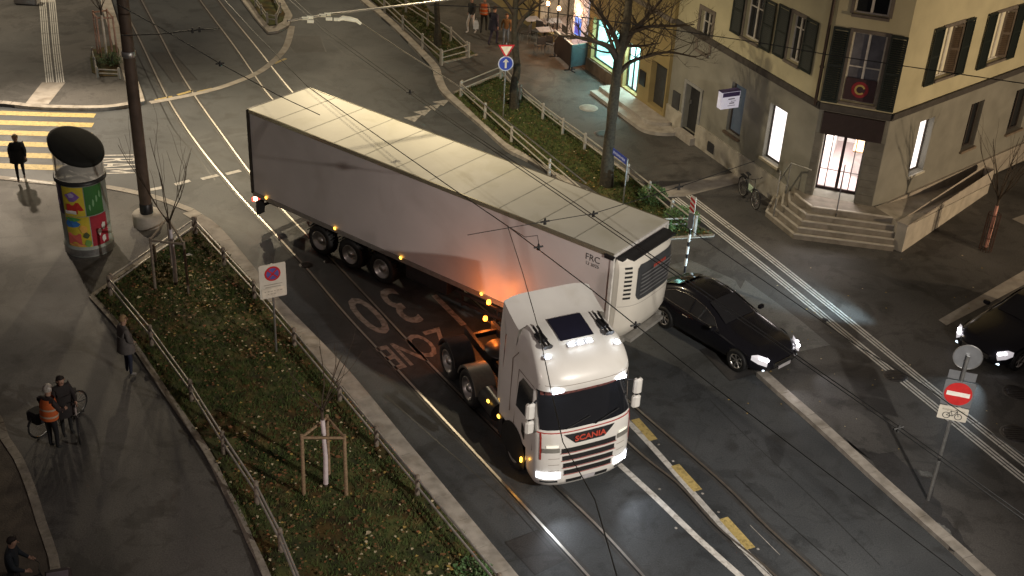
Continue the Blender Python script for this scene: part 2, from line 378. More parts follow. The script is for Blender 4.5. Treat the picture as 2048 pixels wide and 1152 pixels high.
# --- tram rails
def rail(name,px,z=.004,glow=RAIL):
    P=smooth_line(gp(px),6); mb=MB(); ribbon(mb,P,.06,z+.003,0); ribbon(mb,P,.045,z,1,off=-.058); ribbon(mb,P,.02,z+.002,3,off=-.09)
    ribbon(mb,P,.28,z-.003,2,off=-.02)
    return struct(name,mb,[glow,GROOVE,mat('rail_bed_asphalt',(.05,.05,.05),.6,0,.15,6,.2,40),mat('rail_guard_lip',(.12,.115,.11),.5,.5)])
rail('tram_rail',[(215,-55),(240,0),(283,87),(317,160),(350,222),(400,295),(467,377),(512,427),(605,527),(699,637),(822,768),(1024,985),(1177,1152),(1300,1290)])
rail('tram_rail',[(255,-55),(283,0),(320,70),(353,133),(393,197),(443,267),(500,345),(550,402),(605,461),(659,514),(745,605),(812,677),(879,747),(1000,868),(1121,981),(1201,1058),(1287,1152),(1400,1280)])
rail('tram_rail',[(370,-50),(400,0),(467,90),(512,155),(544,197),(640,300),(760,420),(900,556),(1080,720),(1271,898),(1357,968),(1437,1055),(1536,1138),(1640,1240)])
rail('tram_rail',[(405,-50),(437,0),(515,97),(584,183),(670,268),(800,390),(960,535),(1110,668),(1264,808),(1434,955),(1536,1055),(1640,1150),(1700,1215)])
# --- painted markings
ZM=.006
def line_mark(mb,px,w,mi=0,z=ZM,k=3): ribbon(mb,smooth_line(gp(px,z),k),w,z,mi)
mb=MB()
line_mark(mb,[(1205,898),(1307,991),(1391,1072),(1484,1155),(1600,1260)],.16,k=2)
line_mark(mb,[(1240,828),(1263,850),(1313,903),(1357,953),(1441,1048),(1540,1155),(1620,1240)],.16,k=2)
line_mark(mb,[(868,590),(928,650)],.18,1)
line_mark(mb,[(1500,1050),(1560,1110)],.02,1)
# dashes by the crossing
for a,b in [((298,380),(325,375)),((350,369),(380,361)),((403,358),(436,350)),((452,348),(481,341))]: line_mark(mb,[a,b],.2)
line_mark(mb,[(20,356),(60,361),(105,367)],.14,z=PV+.026)
# give way triangles
for c in [(818,240),(838,228),(858,218),(876,208)]:
    p=G(*c); t=Vector((.8,-.6,0)); nn=Vector((.6,.8,0))
    mb.add([p-t*.3-nn*.0+Vector((0,0,ZM)),p+t*.3+Vector((0,0,ZM)),p+nn*.75+Vector((0,0,ZM))],[(0,1,2)],1)
struct('road_marking',mb,[WPAINT,WPAINTD])
mb=MB()
for a,b in [((1270,838),(1307,880)),((1350,930),(1396,981)),((1447,1036),(1502,1097)),((1575,1172),(1625,1225))]: line_mark(mb,[a,b],.24,z=ZM+.001)
for i,y in enumerate((230,249,269,291,313,336)):
    ys=y-3; line_mark(mb,[(-120,ys-6),(40,ys),(190-i*4,ys+4)],.42 if i else .4)
for a,b in [((355,190),(385,181)),((395,184),(425,177)),((452,172),(486,160)),((548,127),(572,117)),((310,200),(345,193))]: line_mark(mb,[a,b],.16,z=ZM+.001)
struct('road_marking',mb,YPAINT)
mb=MB(); line_mark(mb,[(583,52),(580,70),(570,97),(545,124),(510,148),(440,175),(370,192),(300,205)],.3,z=.008,k=5); struct('kerb',mb,CONC)
# 30 ZONE
def roadtext(t,c,xdir_px,size,sx,sy,m=WPAINTD,bold=.0):
    p=G(*c); q=G(*xdir_px); x=(q-p).normalized(); y=Vector((0,0,1)).cross(x)
    M=frame_M(p+Vector((0,0,ZM)),x,y)@Matrix.Diagonal((sx,sy,1,1))
    o=textm(t,size,m,M,ext=.001,name='road_marking',bold=bold); o['kind']='structure'; return o
_dir=(G(1024,985)-G(699,637)).normalized()
def zt(t,c,size,sx,sy,m,bold=.02):
    p=G(*c); y=_dir; x=y.cross(Vector((0,0,1)))
    o=textm(t,size,m,frame_M(p+Vector((0,0,ZM)),x,y)@Matrix.Diagonal((sx,sy,1,1)),ext=.001,name='road_marking',bold=bold); o['kind']='structure'
zt('3',(795,608),1.5,1.0,2.0,WPAINTD,.012); zt('0',(733,627),1.5,1.0,2.05,WPAINTD,.012)
zt('ZO',(858,684),1.0,.85,1.75,WPAINTD,.012); zt('NE',(802,706),1.0,.85,1.75,WPAINTD,.012)
p=G(228,327); q=G(222,347); xx=(q-p).normalized(); o=textm('TRAM',1.1,WPAINT,frame_M(p+Vector((0,0,ZM)),xx,Vector((0,0,1)).cross(xx))@Matrix.Diagonal((.62,1.9,1,1)),ext=.001,name='road_marking'); o['kind']='structure'
# --- tactile paving bands
mb=MB()
def tact(px,n,w,gap):
    P=smooth_line(gp(px,PV),4)
    tot=n*w+(n-1)*gap
    for k in range(n):
        # ribs broken into slabs
        for i in range(len(P)-1):
            a,b=P[i],P[i+1]; L=(b-a).length; m=max(1,round(L/2.1)); o=offs(a,b,1)*(k*(w+gap)-tot/2+w/2)
            for j in range(m):
                p=a.lerp(b,j/m+.012)+o; q=a.lerp(b,(j+1)/m-.012)+o; s=offs(a,b,w/2)
                mb.prism([p-s,q-s,q+s,p+s],PV,PV+.008)
tact([(1377,391),(1536,513),(1700,644),(1849,765),(2048,925),(2150,1005)],3,.05,.055)
tact([(1350,396),(1536,541),(1700,676),(1806,762),(1900,838),(2048,958),(2150,1040)],3,.05,.055)
tact([(80,-30),(85,3),(92,90),(100,165)],4,.045,.04); tact([(98,-30),(104,3),(112,90),(121,165)],4,.045,.04)
struct('tactile_paving',mb,TACT)
def slab(px,m,name='pavement_slab',z=PV+.005):
    mb=MB(); mb.prism([(p.x,p.y) for p in gp(px,PV)],PV-.02,z); return struct(name,mb,m)
slab([(1318,376),(1470,345),(1492,358),(1478,366),(1368,393),(1334,394)],CONC)
slab([(84,165),(131,165),(97,208),(50,208)],CONC)
slab([(84,-14),(108,-14),(110,4),(84,5)],CONC)
slab([(1877,640),(1893,651),(2060,563),(2060,534)],CONC); slab([(2024,438),(2060,425),(2060,455)],CONC)
# asphalt patches on the pavement
slab([(1490,560),(1560,610),(1600,640),(1660,690),(1590,705),(1540,660),(1470,600)],A_LIGHT,'pavement_patch',PV+.003)
slab([(1300,540),(1380,520),(1470,560),(1500,610),(1440,650),(1330,600)],A_LIGHT,'pavement_patch',PV+.002)
def blotch(px,m,z,amp=6,name='pavement_patch'):
    pts=[]; n=len(px)
    for i in range(n):
        a,b=px[i],px[(i+1)%n]
        for j in range(6):
            t=j/6; pts.append((a[0]+(b[0]-a[0])*t+rnd.uniform(-amp,amp),a[1]+(b[1]-a[1])*t+rnd.uniform(-amp,amp)*.8))
    return slab(pts,m,name,z)
blotch([(1680,872),(1710,900),(1780,905),(1860,960),(1880,1020),(1930,1085),(1985,1160),(1962,1146),(1880,1068),(1812,996),(1742,925)],A_DARK,PV+.0025,7)
blotch([(1872,1045),(1900,1058),(1904,1083),(1878,1072)],A_LIGHT,PV+.004,3)
blotch([(1838,940),(1862,946),(1868,956),(1842,950)],A_LIGHT,PV+.004,2)
mat('tar_seam',(.02,.02,.02),.4)
def roadpatch(px,m):
    mb=MB(); P=gp(px,0); mb.add([Vector((p.x,p.y,.0012)) for p in P],[tuple(range(len(P)))],0); struct('road_patch',mb,m)
    mb=MB(); Q=P+[P[0]]; ribbon(mb,Q,.035,.0018); struct('tar_seam',mb,MATS['tar_seam'])
roadpatch([(560,70),(640,72),(652,104),(590,106)],A_DARK); roadpatch([(300,105),(345,104),(395,160),(345,165)],A_DARK)
roadpatch([(1400,700),(1452,688),(1510,748),(1460,762)],A_DARK); roadpatch([(1010,1085),(1075,1060),(1130,1120),(1070,1150)],A_DARK)
# manholes and drains
def manhole(u,v,r,z,name='manhole_cover',m=None,ring=None):
    g=G(u,v,z); mb=MB(); mb.lathe([(r*1.15,0),(r*1.15,.006),(r,.006)],28,1,c=(g.x,g.y,z),caps=False); mb.lathe([(r,.0),(r,.008),(r*.5,.009),(.01,.009)],28,0,c=(g.x,g.y,z))
    for k in range(-3,4):
        hw=math.sqrt(max(0,(r*.9)**2-(k*r*.25)**2)); mb.box((g.x,g.y+k*r*.25,z+.011),(hw*2,r*.07,.006),1)
    return struct(name,mb,[m or mat('cast_iron',(.05,.045,.045),.5,.7,.3,10),ring or mat('iron_frame',(.09,.085,.08),.5,.5)])
manhole(1790,752,.3,PV); manhole(2032,785,.32,PV); manhole(2032,868,.36,PV); manhole(1177,216,.34,PV,m=CONC,ring=STONE); manhole(1205,268,.3,PV)
manhole(1650,640-0,.1,PV); manhole(655,523-0,.1,.001); manhole(612,530,.18,.001)
for q in [(1317,889),(1346,922),(1405,987),(1437,1024),(1352,1056),(1516,1098),(1319,978)]:
    g=G(*q); mb=MB(); mb.lathe([(.035,0),(.03,.01),(.01,.012)],10,0,c=(g.x,g.y,0)); struct('road_stud',mb,WPAINTD)
mb=MB()
for L_,w_ in (([(225,10),(270,100),(320,205),(350,262),(387,305),(430,360)],.05),([(1470,950),(1536,1011),(1669,1128),(1740,1190)],.025),([(600,30),(760,170),(900,290)],.03),([(1100,1100),(1010,1000),(900,905),(770,790)],.03),([(1420,800),(1500,880),(1640,1010),(1760,1130)],.02)): ribbon(mb,smooth_line(gp(L_),3),w_,.0015)
struct('tar_seam',mb,mat('tar_seam',(.02,.02,.02),.4))
# ================================================================== BUILDINGS
YEL=mat('yellow_render',(.56,.51,.33),.9,0,.07,1.2,.15,30,stain=(.5,.5,.3,(.88,.87,.84)))
GRY=mat('grey_render',(.26,.25,.21),.92,0,.1,1.4,.25,25,stain=(.6,.5,.3,(.85,.85,.83)))
PLI=mat('plinth_stone',(.42,.39,.33),.85,0,.15,2.5,.3,30,stain=(1.6,.48,.2,(.72,.7,.66)))
SST=mat('window_surround_stone',(.17,.145,.12),.85,0,.15,5,.2,30)
SHUT=mat('shutter_black_green',(.014,.02,.016),.55,0,.1)
SHUTB=mat('shutter_brown',(.09,.06,.035),.6,0,.15)
WFR=mat('window_frame_white',(.6,.57,.52),.5)
WFD=mat('window_frame_dark',(.05,.04,.035),.5)
GLD=mat('dark_window_glass',(.02,.022,.025),.06,0,.05,spec=.6)
GLC=mat('curtained_window_glass',(.13,.13,.15),.15,0,.25,3)
DARKD=mat('dark_door',(.03,.03,.032),.5)
LITW=mat('lit_window_white',(.8,.78,.75),.6,emit=(1,.92,.9),estr=1.6)
INT=mat('interior_wall_white',(.75,.72,.7),.8); INF=mat('interior_floor',(.42,.34,.33),.4,0,.1,2)
class Face:
    def __init__(s,p,q):
        s.p=Vector((p[0],p[1],0)); d=Vector((q[0]-p[0],q[1]-p[1],0)); s.L=d.length; s.d=d.normalized(); s.n=Vector((s.d.y,-s.d.x,0))
    def px(s,u,v):
        d=_fw*CF+_rt*(u-1024)+_up*(576-v); o=Vector((0,0,CH)); t=(s.p-o).dot(s.n)/d.dot(s.n); P=o+d*t
        return (P-s.p).dot(s.d),P.z
    def pt(s,a,z,o=0): return s.p+s.d*a+s.n*o+Vector((0,0,z))
    def rect(s,pts):     # px corners TL,TR,BR,BL -> s0,s1,z0,z1
        q=[s.px(*p) for p in pts]; a=sorted(q[i][0] for i in range(4)); 
        return ((q[0][0]+q[3][0])/2,(q[1][0]+q[2][0])/2,(q[2][1]+q[3][1])/2,(q[0][1]+q[1][1])/2)
    def box(s,mb,s0,s1,z0,z1,o0,o1,mi=0):
        P=[s.pt(s0,z,o) for z in(z0,z1) for o in (o0,o1)]+[s.pt(s1,z,o) for z in(z0,z1) for o in(o0,o1)]
        mb.add(P,[(0,1,3,2),(4,6,7,5),(0,4,5,1),(2,3,7,6),(1,5,7,3),(0,2,6,4)],mi)
def wall(mb,F,s0,s1,z0,z1,ops,mi=0,dep=.24,ri=0):
    S=sorted({s0,s1}|{x for o in ops for x in o[:2] if s0<x<s1}); Z=sorted({z0,z1}|{x for o in ops for x in o[2:4] if z0<x<z1})
    for i in range(len(S)-1):
        for j in range(len(Z)-1):
            cs,cz=(S[i]+S[i+1])/2,(Z[j]+Z[j+1])/2
            if any(o[0]<cs<o[1] and o[2]<cz<o[3] for o in ops): continue
            mb.quad(F.pt(S[i],Z[j]),F.pt(S[i+1],Z[j]),F.pt(S[i+1],Z[j+1]),F.pt(S[i],Z[j+1]),mi)
    for o in ops:
        a,b,c,d=o[:4]
        if b<=s0 or a>=s1 or d<=z0 or c>=z1: continue
        c=max(c,z0); d=min(d,z1)
        mb.quad(F.pt(a,c),F.pt(a,d),F.pt(a,d,-dep),F.pt(a,c,-dep),ri); mb.quad(F.pt(b,c),F.pt(b,c,-dep),F.pt(b,d,-dep),F.pt(b,d),ri)
        mb.quad(F.pt(a,c),F.pt(a,c,-dep),F.pt(b,c,-dep),F.pt(b,c),ri); mb.quad(F.pt(a,d),F.pt(b,d),F.pt(b,d,-dep),F.pt(a,d,-dep),ri)
def add_window(parent,F,o,glass,frame=WFR,sill=SST,surround=None,dep=.16,bars=1,cross=.62,mullion=True,fw=.055,sillp=.1):
    a,b,c,d=o; org=F.pt((a+b)/2,c)
    mb=MB(); w=fw
    F.box(mb,a+.002,a+w,c+.002,d-.002,-dep-.04,-dep+.03); F.box(mb,b-w,b-.002,c+.002,d-.002,-dep-.04,-dep+.03)
    F.box(mb,a+w,b-w,c+.002,c+w,-dep-.04,-dep+.03); F.box(mb,a+w,b-w,d-w,d-.002,-dep-.04,-dep+.03)
    if mullion: F.box(mb,(a+b)/2-.04,(a+b)/2+.04,c+w,d-w,-dep-.035,-dep+.04)
    if cross: 
        zc=c+(d-c)*cross; h=(a+b)/2
        if mullion: F.box(mb,a+w,h-.04,zc-.02,zc+.02,-dep-.03,-dep+.02); F.box(mb,h+.04,b-w,zc-.02,zc+.02,-dep-.03,-dep+.02)
        else: F.box(mb,a+w,b-w,zc-.02,zc+.02,-dep-.03,-dep+.02)
    f=part('window',mb,frame,parent)
    mb=MB(); F.box(mb,a+w,b-w,c+w,d-w,-dep-.02,-dep-.008); part('pane',mb,glass,f)
    if sill:
        mb=MB(); F.box(mb,a-.06,b+.06,c-.09,c-.003,-.05,sillp); part('window_sill',mb,sill,f)
    if surround:
        mb=MB(); t=surround
        F.box(mb,a-t,a-.003,c-.003,d+t,-.02,.028); F.box(mb,b+.003,b+t,c-.003,d+t,-.02,.028); F.box(mb,a-.003,b+.003,d+.003,d+t,-.02,.028)
        part('window_surround',mb,sill or SST,f)
    return f
def shutter(parent,F,s0,s1,z0,z1,m=SHUT,ang=0,hinge=None):
    mb=MB(); w=s1-s0; h=z1-z0
    # local: x along, z up
    def bx(x0,x1,y0,y1,zz0,zz1): mb.box(((x0+x1)/2,(y0+y1)/2,(zz0+zz1)/2),(x1-x0,y1-y0,zz1-zz0))
    bx(0,.06,0,.04,0,h); bx(w-.06,w,0,.04,0,h); bx(.06,w-.06,0,.04,0,.08); bx(.06,w-.06,0,.04,h-.08,h); bx(.06,w-.06,0,.04,h/2-.04,h/2+.04)
    n=int(h/.075)
    for i in range(n):
        z=.1+(h-.2)*i/n; mb.box((w/2,.02,z+.02),(w-.12,.012,.06),0,M=Matrix.Rotation(R(35),4,'X'))
    o=F.pt(s0,z0,.05); X=F.d; Y=F.n
    M=Matrix((X,Y,Vector((0,0,1)))).transposed().to_4x4(); M.translation=o
    if ang:
        if hinge=='r': T=Matrix.Translation((w,0,0))@Matrix.Rotation(ang,4,'Z')@Matrix.Translation((-w,0,0))
        else: T=Matrix.Rotation(ang,4,'Z')
        M=M@T
    mb.xf(M); return part('shutter',mb,m,parent)
# geometry of the corner building
LFa=G(1331,246,PV); LFb=G(1520,382,PV)
LF0=Face(LFa,LFb)
sA,zA=LF0.px(1641,208); CZ=zA   # corner of left face and string course height
A=LF0.pt(sA,0); B=G(1783,232,CZ); B.z=0
Cc=G(2048,134,CZ); Cc.z=0
LF=Face(LFa,A); CFc=Face(A,B); RF=Face(B,B+(Cc-B)*3)
print('corner',A,B,'CZ',CZ,'chamfer',(B-A).length,'dir',math.degrees(math.atan2(CFc.d.y,CFc.d.x)),math.degrees(math.atan2(RF.d.y,RF.d.x)))
TOP=13.0; Z0=0.0
cb=thing('corner_building','three storey corner building with yellow upper walls, grey ground floor and chamfered entrance corner','building',loc=tuple(A))
CBO=A.copy()
_part=part
def cpart(name,mb,mats,parent,label=None,bevel=0):   # parts given in world space under an empty at CBO
    p=parent
    o=_part(name,mb,mats,parent,label,bevel)
    return o
# world-space parts: shift the mesh by the root's location
def part(name,mb,mats,parent,label=None,bevel=0):
    root=parent
    while root.parent: root=root.parent
    if root.get('worldspace'):
        l=root.location; mb.v=[v-l for v in mb.v]
    return _part(name,mb,mats,parent,label,bevel)
cb['worldspace']=1
lower_L=[ (LF.rect([(1375,170),(1404,180),(1391,270),(1363,258)]),'door'),
  (LF.rect([(1466,166),(1494,176),(1478,276),(1450,261)]),'win2'),
  (LF.rect([(1543,209),(1577,224),(1555,332),(1522,312)]),'lit')]
CFd=Face(CFc.pt(0,0,-.7),CFc.pt(1,0,-.7)); dz=CFd.rect([(1656,255),(1741,264),(1708,386),(1628,375)]); ZP=dz[2]; print('door',dz)
lower_C=[(dz,'door')]
lower_R=[(RF.rect([(1842,241),(1868,237),(1846,345),(1818,346)]),'lit'),(RF.rect([(1945,208),(1973,198),(1942,298),(1921,296)]),'dark'),(RF.rect([(2034,182),(2068,168),(2036,262),(2012,262)]),'dark')]
up_L=[(LF.rect([(1403,18),(1430,32),(1413,106),(1396,98)]),'A'),(LF.rect([(1498,-16),(1532,2),(1516,88),(1486,72)]),'B'),(LF.rect([(1588,27),(1612,38),(1598,131),(1572,118)]),'C'),(LF.rect([(1335,-40),(1355,-28),(1345,30),(1325,20)]),'A2')]
up_C=[(CFc.rect([(1708,66),(1780,72),(1745,208),(1680,203)]),'D'),(CFc.rect([(1725,-95),(1795,-88),(1783,36),(1713,28)]),'E')]
up_R=[(RF.rect([(1890,56),(1926,47),(1902,148),(1868,158)]),'I'),(RF.rect([(1995,28),(2032,16),(2004,117),(1972,125)]),'J')]
for n,l in (('L',lower_L),('C',lower_C),('R',lower_R),('uL',up_L),('uC',up_C),('uR',up_R)):
    for o,k in l: print(n,k,[round(x,2) for x in o])
W1=lambda L:[o for o,k in L]
mb=MB()
sL0=0.0
wall(mb,LF,sL0,LF.L,Z0,CZ,W1(lower_L)); 
wall(mb,CFc,0,CFc.L,Z0,CZ,W1(lower_C),dep=.75); wall(mb,RF,0,RF.L,Z0,CZ,W1(lower_R),dep=.3)
part('ground_floor_wall',mb,[GRY],cb)
SHOP_S=-0.0
mb=MB(); wall(mb,LF,sL0,LF.L,CZ,TOP,W1(up_L)); wall(mb,CFc,0,CFc.L,CZ,TOP,W1(up_C)); wall(mb,RF,0,RF.L,CZ,TOP,W1(up_R))
part('upper_wall',mb,[YEL],cb)
mb=MB(); 
for F in (LF,CFc,RF):
    F.box(mb,(sL0 if F is LF else 0.0),F.L,CZ-.1,CZ+.07,-.05,.09); F.box(mb,(sL0 if F is LF else 0),F.L,CZ-.17,CZ-.102,-.05,.05)
part('string_course',mb,mat('dark_string_course',(.07,.062,.055),.8,0,.15,6),cb)
mb=MB(); P=[LF.pt(sL0,0),A,B,RF.pt(RF.L,0),RF.pt(RF.L,0,-12),LF.pt(sL0,0,-12)]
mb.prism([(p.x,p.y) for p in P],TOP,TOP+.3); part('roof',mb,mat('roof_tiles',(.12,.06,.04),.8,0,.2,4),cb)
# backing wall inside so windows are dark, not hollow
mb=MB()
for F,l in ((LF,lower_L+up_L),(CFc,up_C),(RF,lower_R+up_R)):
    for o,k in l:
        F.box(mb,o[0]-.3,o[1]+.3,o[2]-.3,o[3]+.3,-.9,-.32 if F is RF else -.26)
part('room_backing',mb,mat('dark_interior',(.02,.018,.016),.9),cb)
# plinth
d0=lower_L[0][0]
PZ=LF.px(1564,366)[1]; PZ=.95; print('PZ',PZ)
for a,b in ((sL0,d0[0]-.02),(d0[1]+.02,LF.L-.9)):
    n=max(1,round((b-a)/1.3)); mb=MB()
    for i in range(n): LF.box(mb,a+(b-a)*i/n+.004,a+(b-a)*(i+1)/n-.004,0,PZ,-.02,.07)
    part('plinth',mb,PLI,cb)
mb=MB(); RF.box(mb,.15,RF.L,.2,1.0,-.02,.09); part('plinth',mb,mat('warm_plinth_stone',(.38,.34,.28),.85,0,.15,2.5,.3,30),cb)
# rusticated stone blocks of the chamfer
a,b=dz[0],dz[1]
for q0,q1 in ((.02,a-.05),(b+.05,CFc.L-.02)):
  mb=MB()
  for i in range(10):
    z=.9+i*.27
    if z+.25>dz[3]: break
    CFc.box(mb,q0,q1,z,z+.255,-.01,.022)
  part('rusticated_stone',mb,mat('chamfer_stone',(.16,.15,.125),.9,0,.15,3,.3,30),cb)
mb=MB(); h=CFc.rect([(1646,231),(1769,245),(1769,264),(1644,253)]); CFc.box(mb,h[0],h[1],dz[3]+.03,CZ-.2,-.01,.12); part('shutter_box',mb,mat('dark_brown_box',(.035,.022,.02),.5),cb)
# door recess: plates in front of dark leaf
for o,k in lower_L:
    if k=='door':
        mb=MB(); LF.box(mb,o[0]+.02,o[1]-.02,o[2],o[3]-.02,-.235,-.2)
        dd=part('door',mb,DARKD,cb); mb=MB(); LF.box(mb,o[0]+.1,o[0]+.14,o[2]+1,o[2]+1.15,-.2,-.14); part('door_handle',mb,GALV,dd)
        mb=MB(); LF.box(mb,o[0]-.14,o[0]-.003,PV,o[3]+.12,-.02,.05); LF.box(mb,o[1]+.003,o[1]+.14,PV,o[3]+.12,-.02,.05); LF.box(mb,o[0],o[1],o[3]+.003,o[3]+.12,-.02,.05); part('door_surround',mb,mat('pale_surround',(.28,.28,.27),.8),cb)
        mb=MB(); LF.box(mb,o[0]-.1,o[1]+.1,PV,o[2],-.1,.3); part('doorstep',mb,CONC,cb)
    elif k=='win2': add_window(cb,LF,o,mat('dim_blue_glass',(.06,.07,.08),.1,emit=(.5,.6,.7),estr=.05),WFD,mat('brown_sill',(.12,.085,.06),.8),cross=0,mullion=False)
    else: add_window(cb,LF,o,LITW,WFD,mat('pale_sill',(.5,.44,.3),.7),cross=0,mullion=False,dep=.2)
o=LF.rect([(1349,181),(1363,188),(1356,222),(1344,214)]); mb=MB(); LF.box(mb,o[0],o[1],o[2],o[3],.003,.05); f=part('notice_board',mb,DGREY,cb)
o=LF.rect([(1420,283),(1432,291),(1430,308),(1416,300)]); mb=MB(); LF.box(mb,o[0],o[1],o[2],o[3],.07,.085)
for i in range(5): LF.box(mb,o[0]+.03,o[1]-.03,o[2]+.05+i*.08,o[2]+.08+i*.08,.085,.1)
part('cellar_vent',mb,DGREY,cb)
for i,(o,k) in enumerate(lower_R):
    if k=='lit': add_window(cb,RF,o,LITW,WFD,mat('pale_sill2',(.55,.52,.42),.7),cross=0,mullion=False,dep=.26,sillp=.06)
    else: add_window(cb,RF,o,GLD,WFD,mat('sill_brown2',(.22,.17,.12),.8),cross=0,dep=.2)
for o,k in up_L:
    if k in('A','A2'): add_window(cb,LF,o,GLD,WFR,SST,.16,cross=.72)
    else:
        add_window(cb,LF,o,GLD,WFR,SST,.13,cross=.72)
for o,k in up_L:
    if k in('B','C'):
        w=.62
        shutter(cb,LF,o[0]-w-.1,o[0]-.1,o[2]-.05,o[3]+.12); shutter(cb,LF,o[1]+.1,o[1]+.1+w,o[2]-.05,o[3]+.12)
for o,k in up_C:
    add_window(cb,CFc,o,GLC if k=='D' else GLD,WFR,SST,.12,cross=.5 if k=='D' else .6,fw=.05)
    if k=='D':
        w=.52
        shutter(cb,CFc,o[0]-w-.1,o[0]-.1,o[2]-.1,o[3]+.1); shutter(cb,CFc,o[1]+.1,o[1]+.1+w,o[2]-.1,o[3]+.1)
for o,k in up_R:
    add_window(cb,RF,o,mat('warm_lit_glass',(.4,.33,.2),.3,emit=(1,.78,.45),estr=.28),WFR,SST,.12,cross=0,fw=.05)
    w=.55; shutter(cb,RF,o[0]-w-.1,o[0]-.1,o[2]-.1,o[3]+.1)
    shutter(cb,RF,o[1]+.1,o[1]+.1+w,o[2]-.1,o[3]+.1)
    shutter(cb,RF,o[1]-.32,o[1]+.06,o[2]+.03,o[3]-.03,SHUTB,ang=R(38),hinge='r')
# banner on window D
o=[q for q,k in up_C if k=='D'][0]; bz=o[2]+(o[3]-o[2])*.34
bn=thing('window_banner','dark red banner with round yellow emblem in the window above the entrance','banner',loc=tuple(CFc.pt((o[0]+o[1])/2,o[2])))
bn['worldspace']=1
mb=MB(); CFc.box(mb,o[0]+.04,o[1]-.04,o[2]+.03,bz,-.09,-.075); part('cloth',mb,mat('banner_cloth',(.055,.03,.035),.8),bn)
def disc(F,s,z,off,r,r0=0,th=.006,n=24,a0=0,a1=360):
    mb=MB(); 
    for k in range(n):
        a=R(a0+(a1-a0)*k/n); b=R(a0+(a1-a0)*(k+1)/n)
        mb.add([F.pt(s+r0*math.cos(a),z+r0*math.sin(a),off),F.pt(s+r*math.cos(a),z+r*math.sin(a),off),F.pt(s+r*math.cos(b),z+r*math.sin(b),off),F.pt(s+r0*math.cos(b),z+r0*math.sin(b),off)],[(0,1,2,3)] if r0 else [(0,1,2)],0)
    return mb
sc_,zc_=(o[0]+o[1])/2,(o[2]+bz)/2+.03
part('emblem_ring',disc(CFc,sc_,zc_,-.07,.27,.17),mat('banner_red',(.28,.02,.03),.7),bn)
part('emblem_crescent',disc(CFc,sc_,zc_,-.066,.17,.11,a0=20,a1=320),mat('banner_yellow',(.5,.38,.12),.7),bn)
# drainpipe at the left of the chamfer
mb=MB(); q=LF.L-.12; mb.tube([LF.pt(q,CZ-.05,.12),LF.pt(q,TOP,.12)],.055,10); 
for z in (5.5,8,10.5): mb.tube([LF.pt(q,z,.12),LF.pt(q,z+.06,.12)],.075,10)
part('drainpipe',mb,mat('pipe_dark',(.06,.04,.03),.5,.3),cb)
# entrance interior and glass door
mb=MB(); a,b=.06,CFc.L-.06; z0,z1=ZP,dz[3]+.25
def inq(p): return p
F=CFc
fl=MB(); F.box(fl,a,b,z0-.06,z0-.002,-5.2,-.02); part('shop_floor',fl,INF,cb)
cl=MB(); F.box(cl,a,b,z1,z1+.05,-5.2,-.755); F.box(cl,a-.05,a,z0,z1,-5.2,-.755); F.box(cl,b,b+.05,z0,z1,-5.2,-.755); F.box(cl,a,b,z0,z1,-5.3,-5.2)
F.box(cl,a,dz[0]-.003,z0,z1,-.8,-.755); F.box(cl,dz[1]+.003,b,z0,z1,-.8,-.755); F.box(cl,dz[0]-.003,dz[1]+.003,dz[3]+.003,z1,-.8,-.755)
part('shop_wall',cl,INT,cb)
ct=MB(); F.box(ct,a+1.2,b-.05,z0,z0+.9,-3.9,-2.2,0); F.box(ct,a+1.15,b-.03,z0+.9,z0+.95,-3.95,-2.15,1); part('shop_counter',ct,[INT,mat('counter_wood',(.4,.28,.16),.5)],cb)
ct=MB(); F.box(ct,a+.05,a+.45,z0,z0+1.9,-4.9,-3.3,0); F.box(ct,a+.9,b-.4,z0+.9,z0+1.7,-5.19,-5.05,1); part('shop_shelf',ct,[INT,mat('shop_blue_panel',(.2,.25,.3),.5)],cb)
# glass double door
mb=MB(); t=.05; m_=(dz[0]+dz[1])/2; dp=-.7
for s0,s1 in ((dz[0]+.003,dz[0]+t),(m_-.05,m_+.05),(dz[1]-t,dz[1]-.003),(dz[0]+.27,dz[0]+.30),(dz[1]-.30,dz[1]-.27)):
    F.box(mb,s0,s1,dz[2]+.1,dz[3]-.06,dp-.03,dp+.03)
F.box(mb,dz[0]+.003,dz[1]-.003,dz[2]+.002,dz[2]+.1,dp-.03,dp+.03); F.box(mb,dz[0]+.003,dz[1]-.003,dz[3]-.06,dz[3]-.003,dp-.03,dp+.03)
F.box(mb,dz[0]+t,dz[1]-t,dz[2]+.72,dz[2]+.74,dp-.02,dp+.025)
gd=part('glass_door',mb,mat('door_frame_dark',(.04,.02,.02),.4),cb,'dark framed glass double door lit from inside')
c0=F.pt(m_,dz[3]-.05,-2.4); lamp('shop_ceiling_light','AREA',(c0.x,c0.y,z1-.08),280,(1,.90,.85),1.6)
c0=F.pt(m_,dz[3]-.2,.35); 
# illuminated box sign on a bracket
sp=LF.px(1484,200); 
bs=thing('box_sign','small white illuminated box sign with a purple top band above the left ground floor windows','sign',loc=tuple(LF.pt(sp[0],sp[1]))); bs['worldspace']=1
s_,z_=LF.px(1478,212)[0],LF.px(1484,212)[1]
BSW,BSH=.75,.62
def bsbox(mb,o0,o1,za,zb,s0,s1,mi=0): LF.box(mb,s0,s1,za,zb,o0,o1,mi)
zc=z_-.05
mb=MB(); LF.box(mb,s_-.13,s_+.13,zc,zc+BSH,.12,.12+BSW); part('housing',mb,mat('sign_box_white',(.7,.68,.7),.5,emit=(.9,.85,1),estr=.32),bs)
mb=MB(); LF.box(mb,s_+.131,s_+.138,zc+BSH-.17,zc+BSH-.01,.14,.12+BSW-.02); LF.box(mb,s_-.13,s_+.13,zc+BSH+.002,zc+BSH+.03,.1,.14+BSW); part('top_band',mb,mat('sign_purple',(.1,.07,.2),.5),bs)
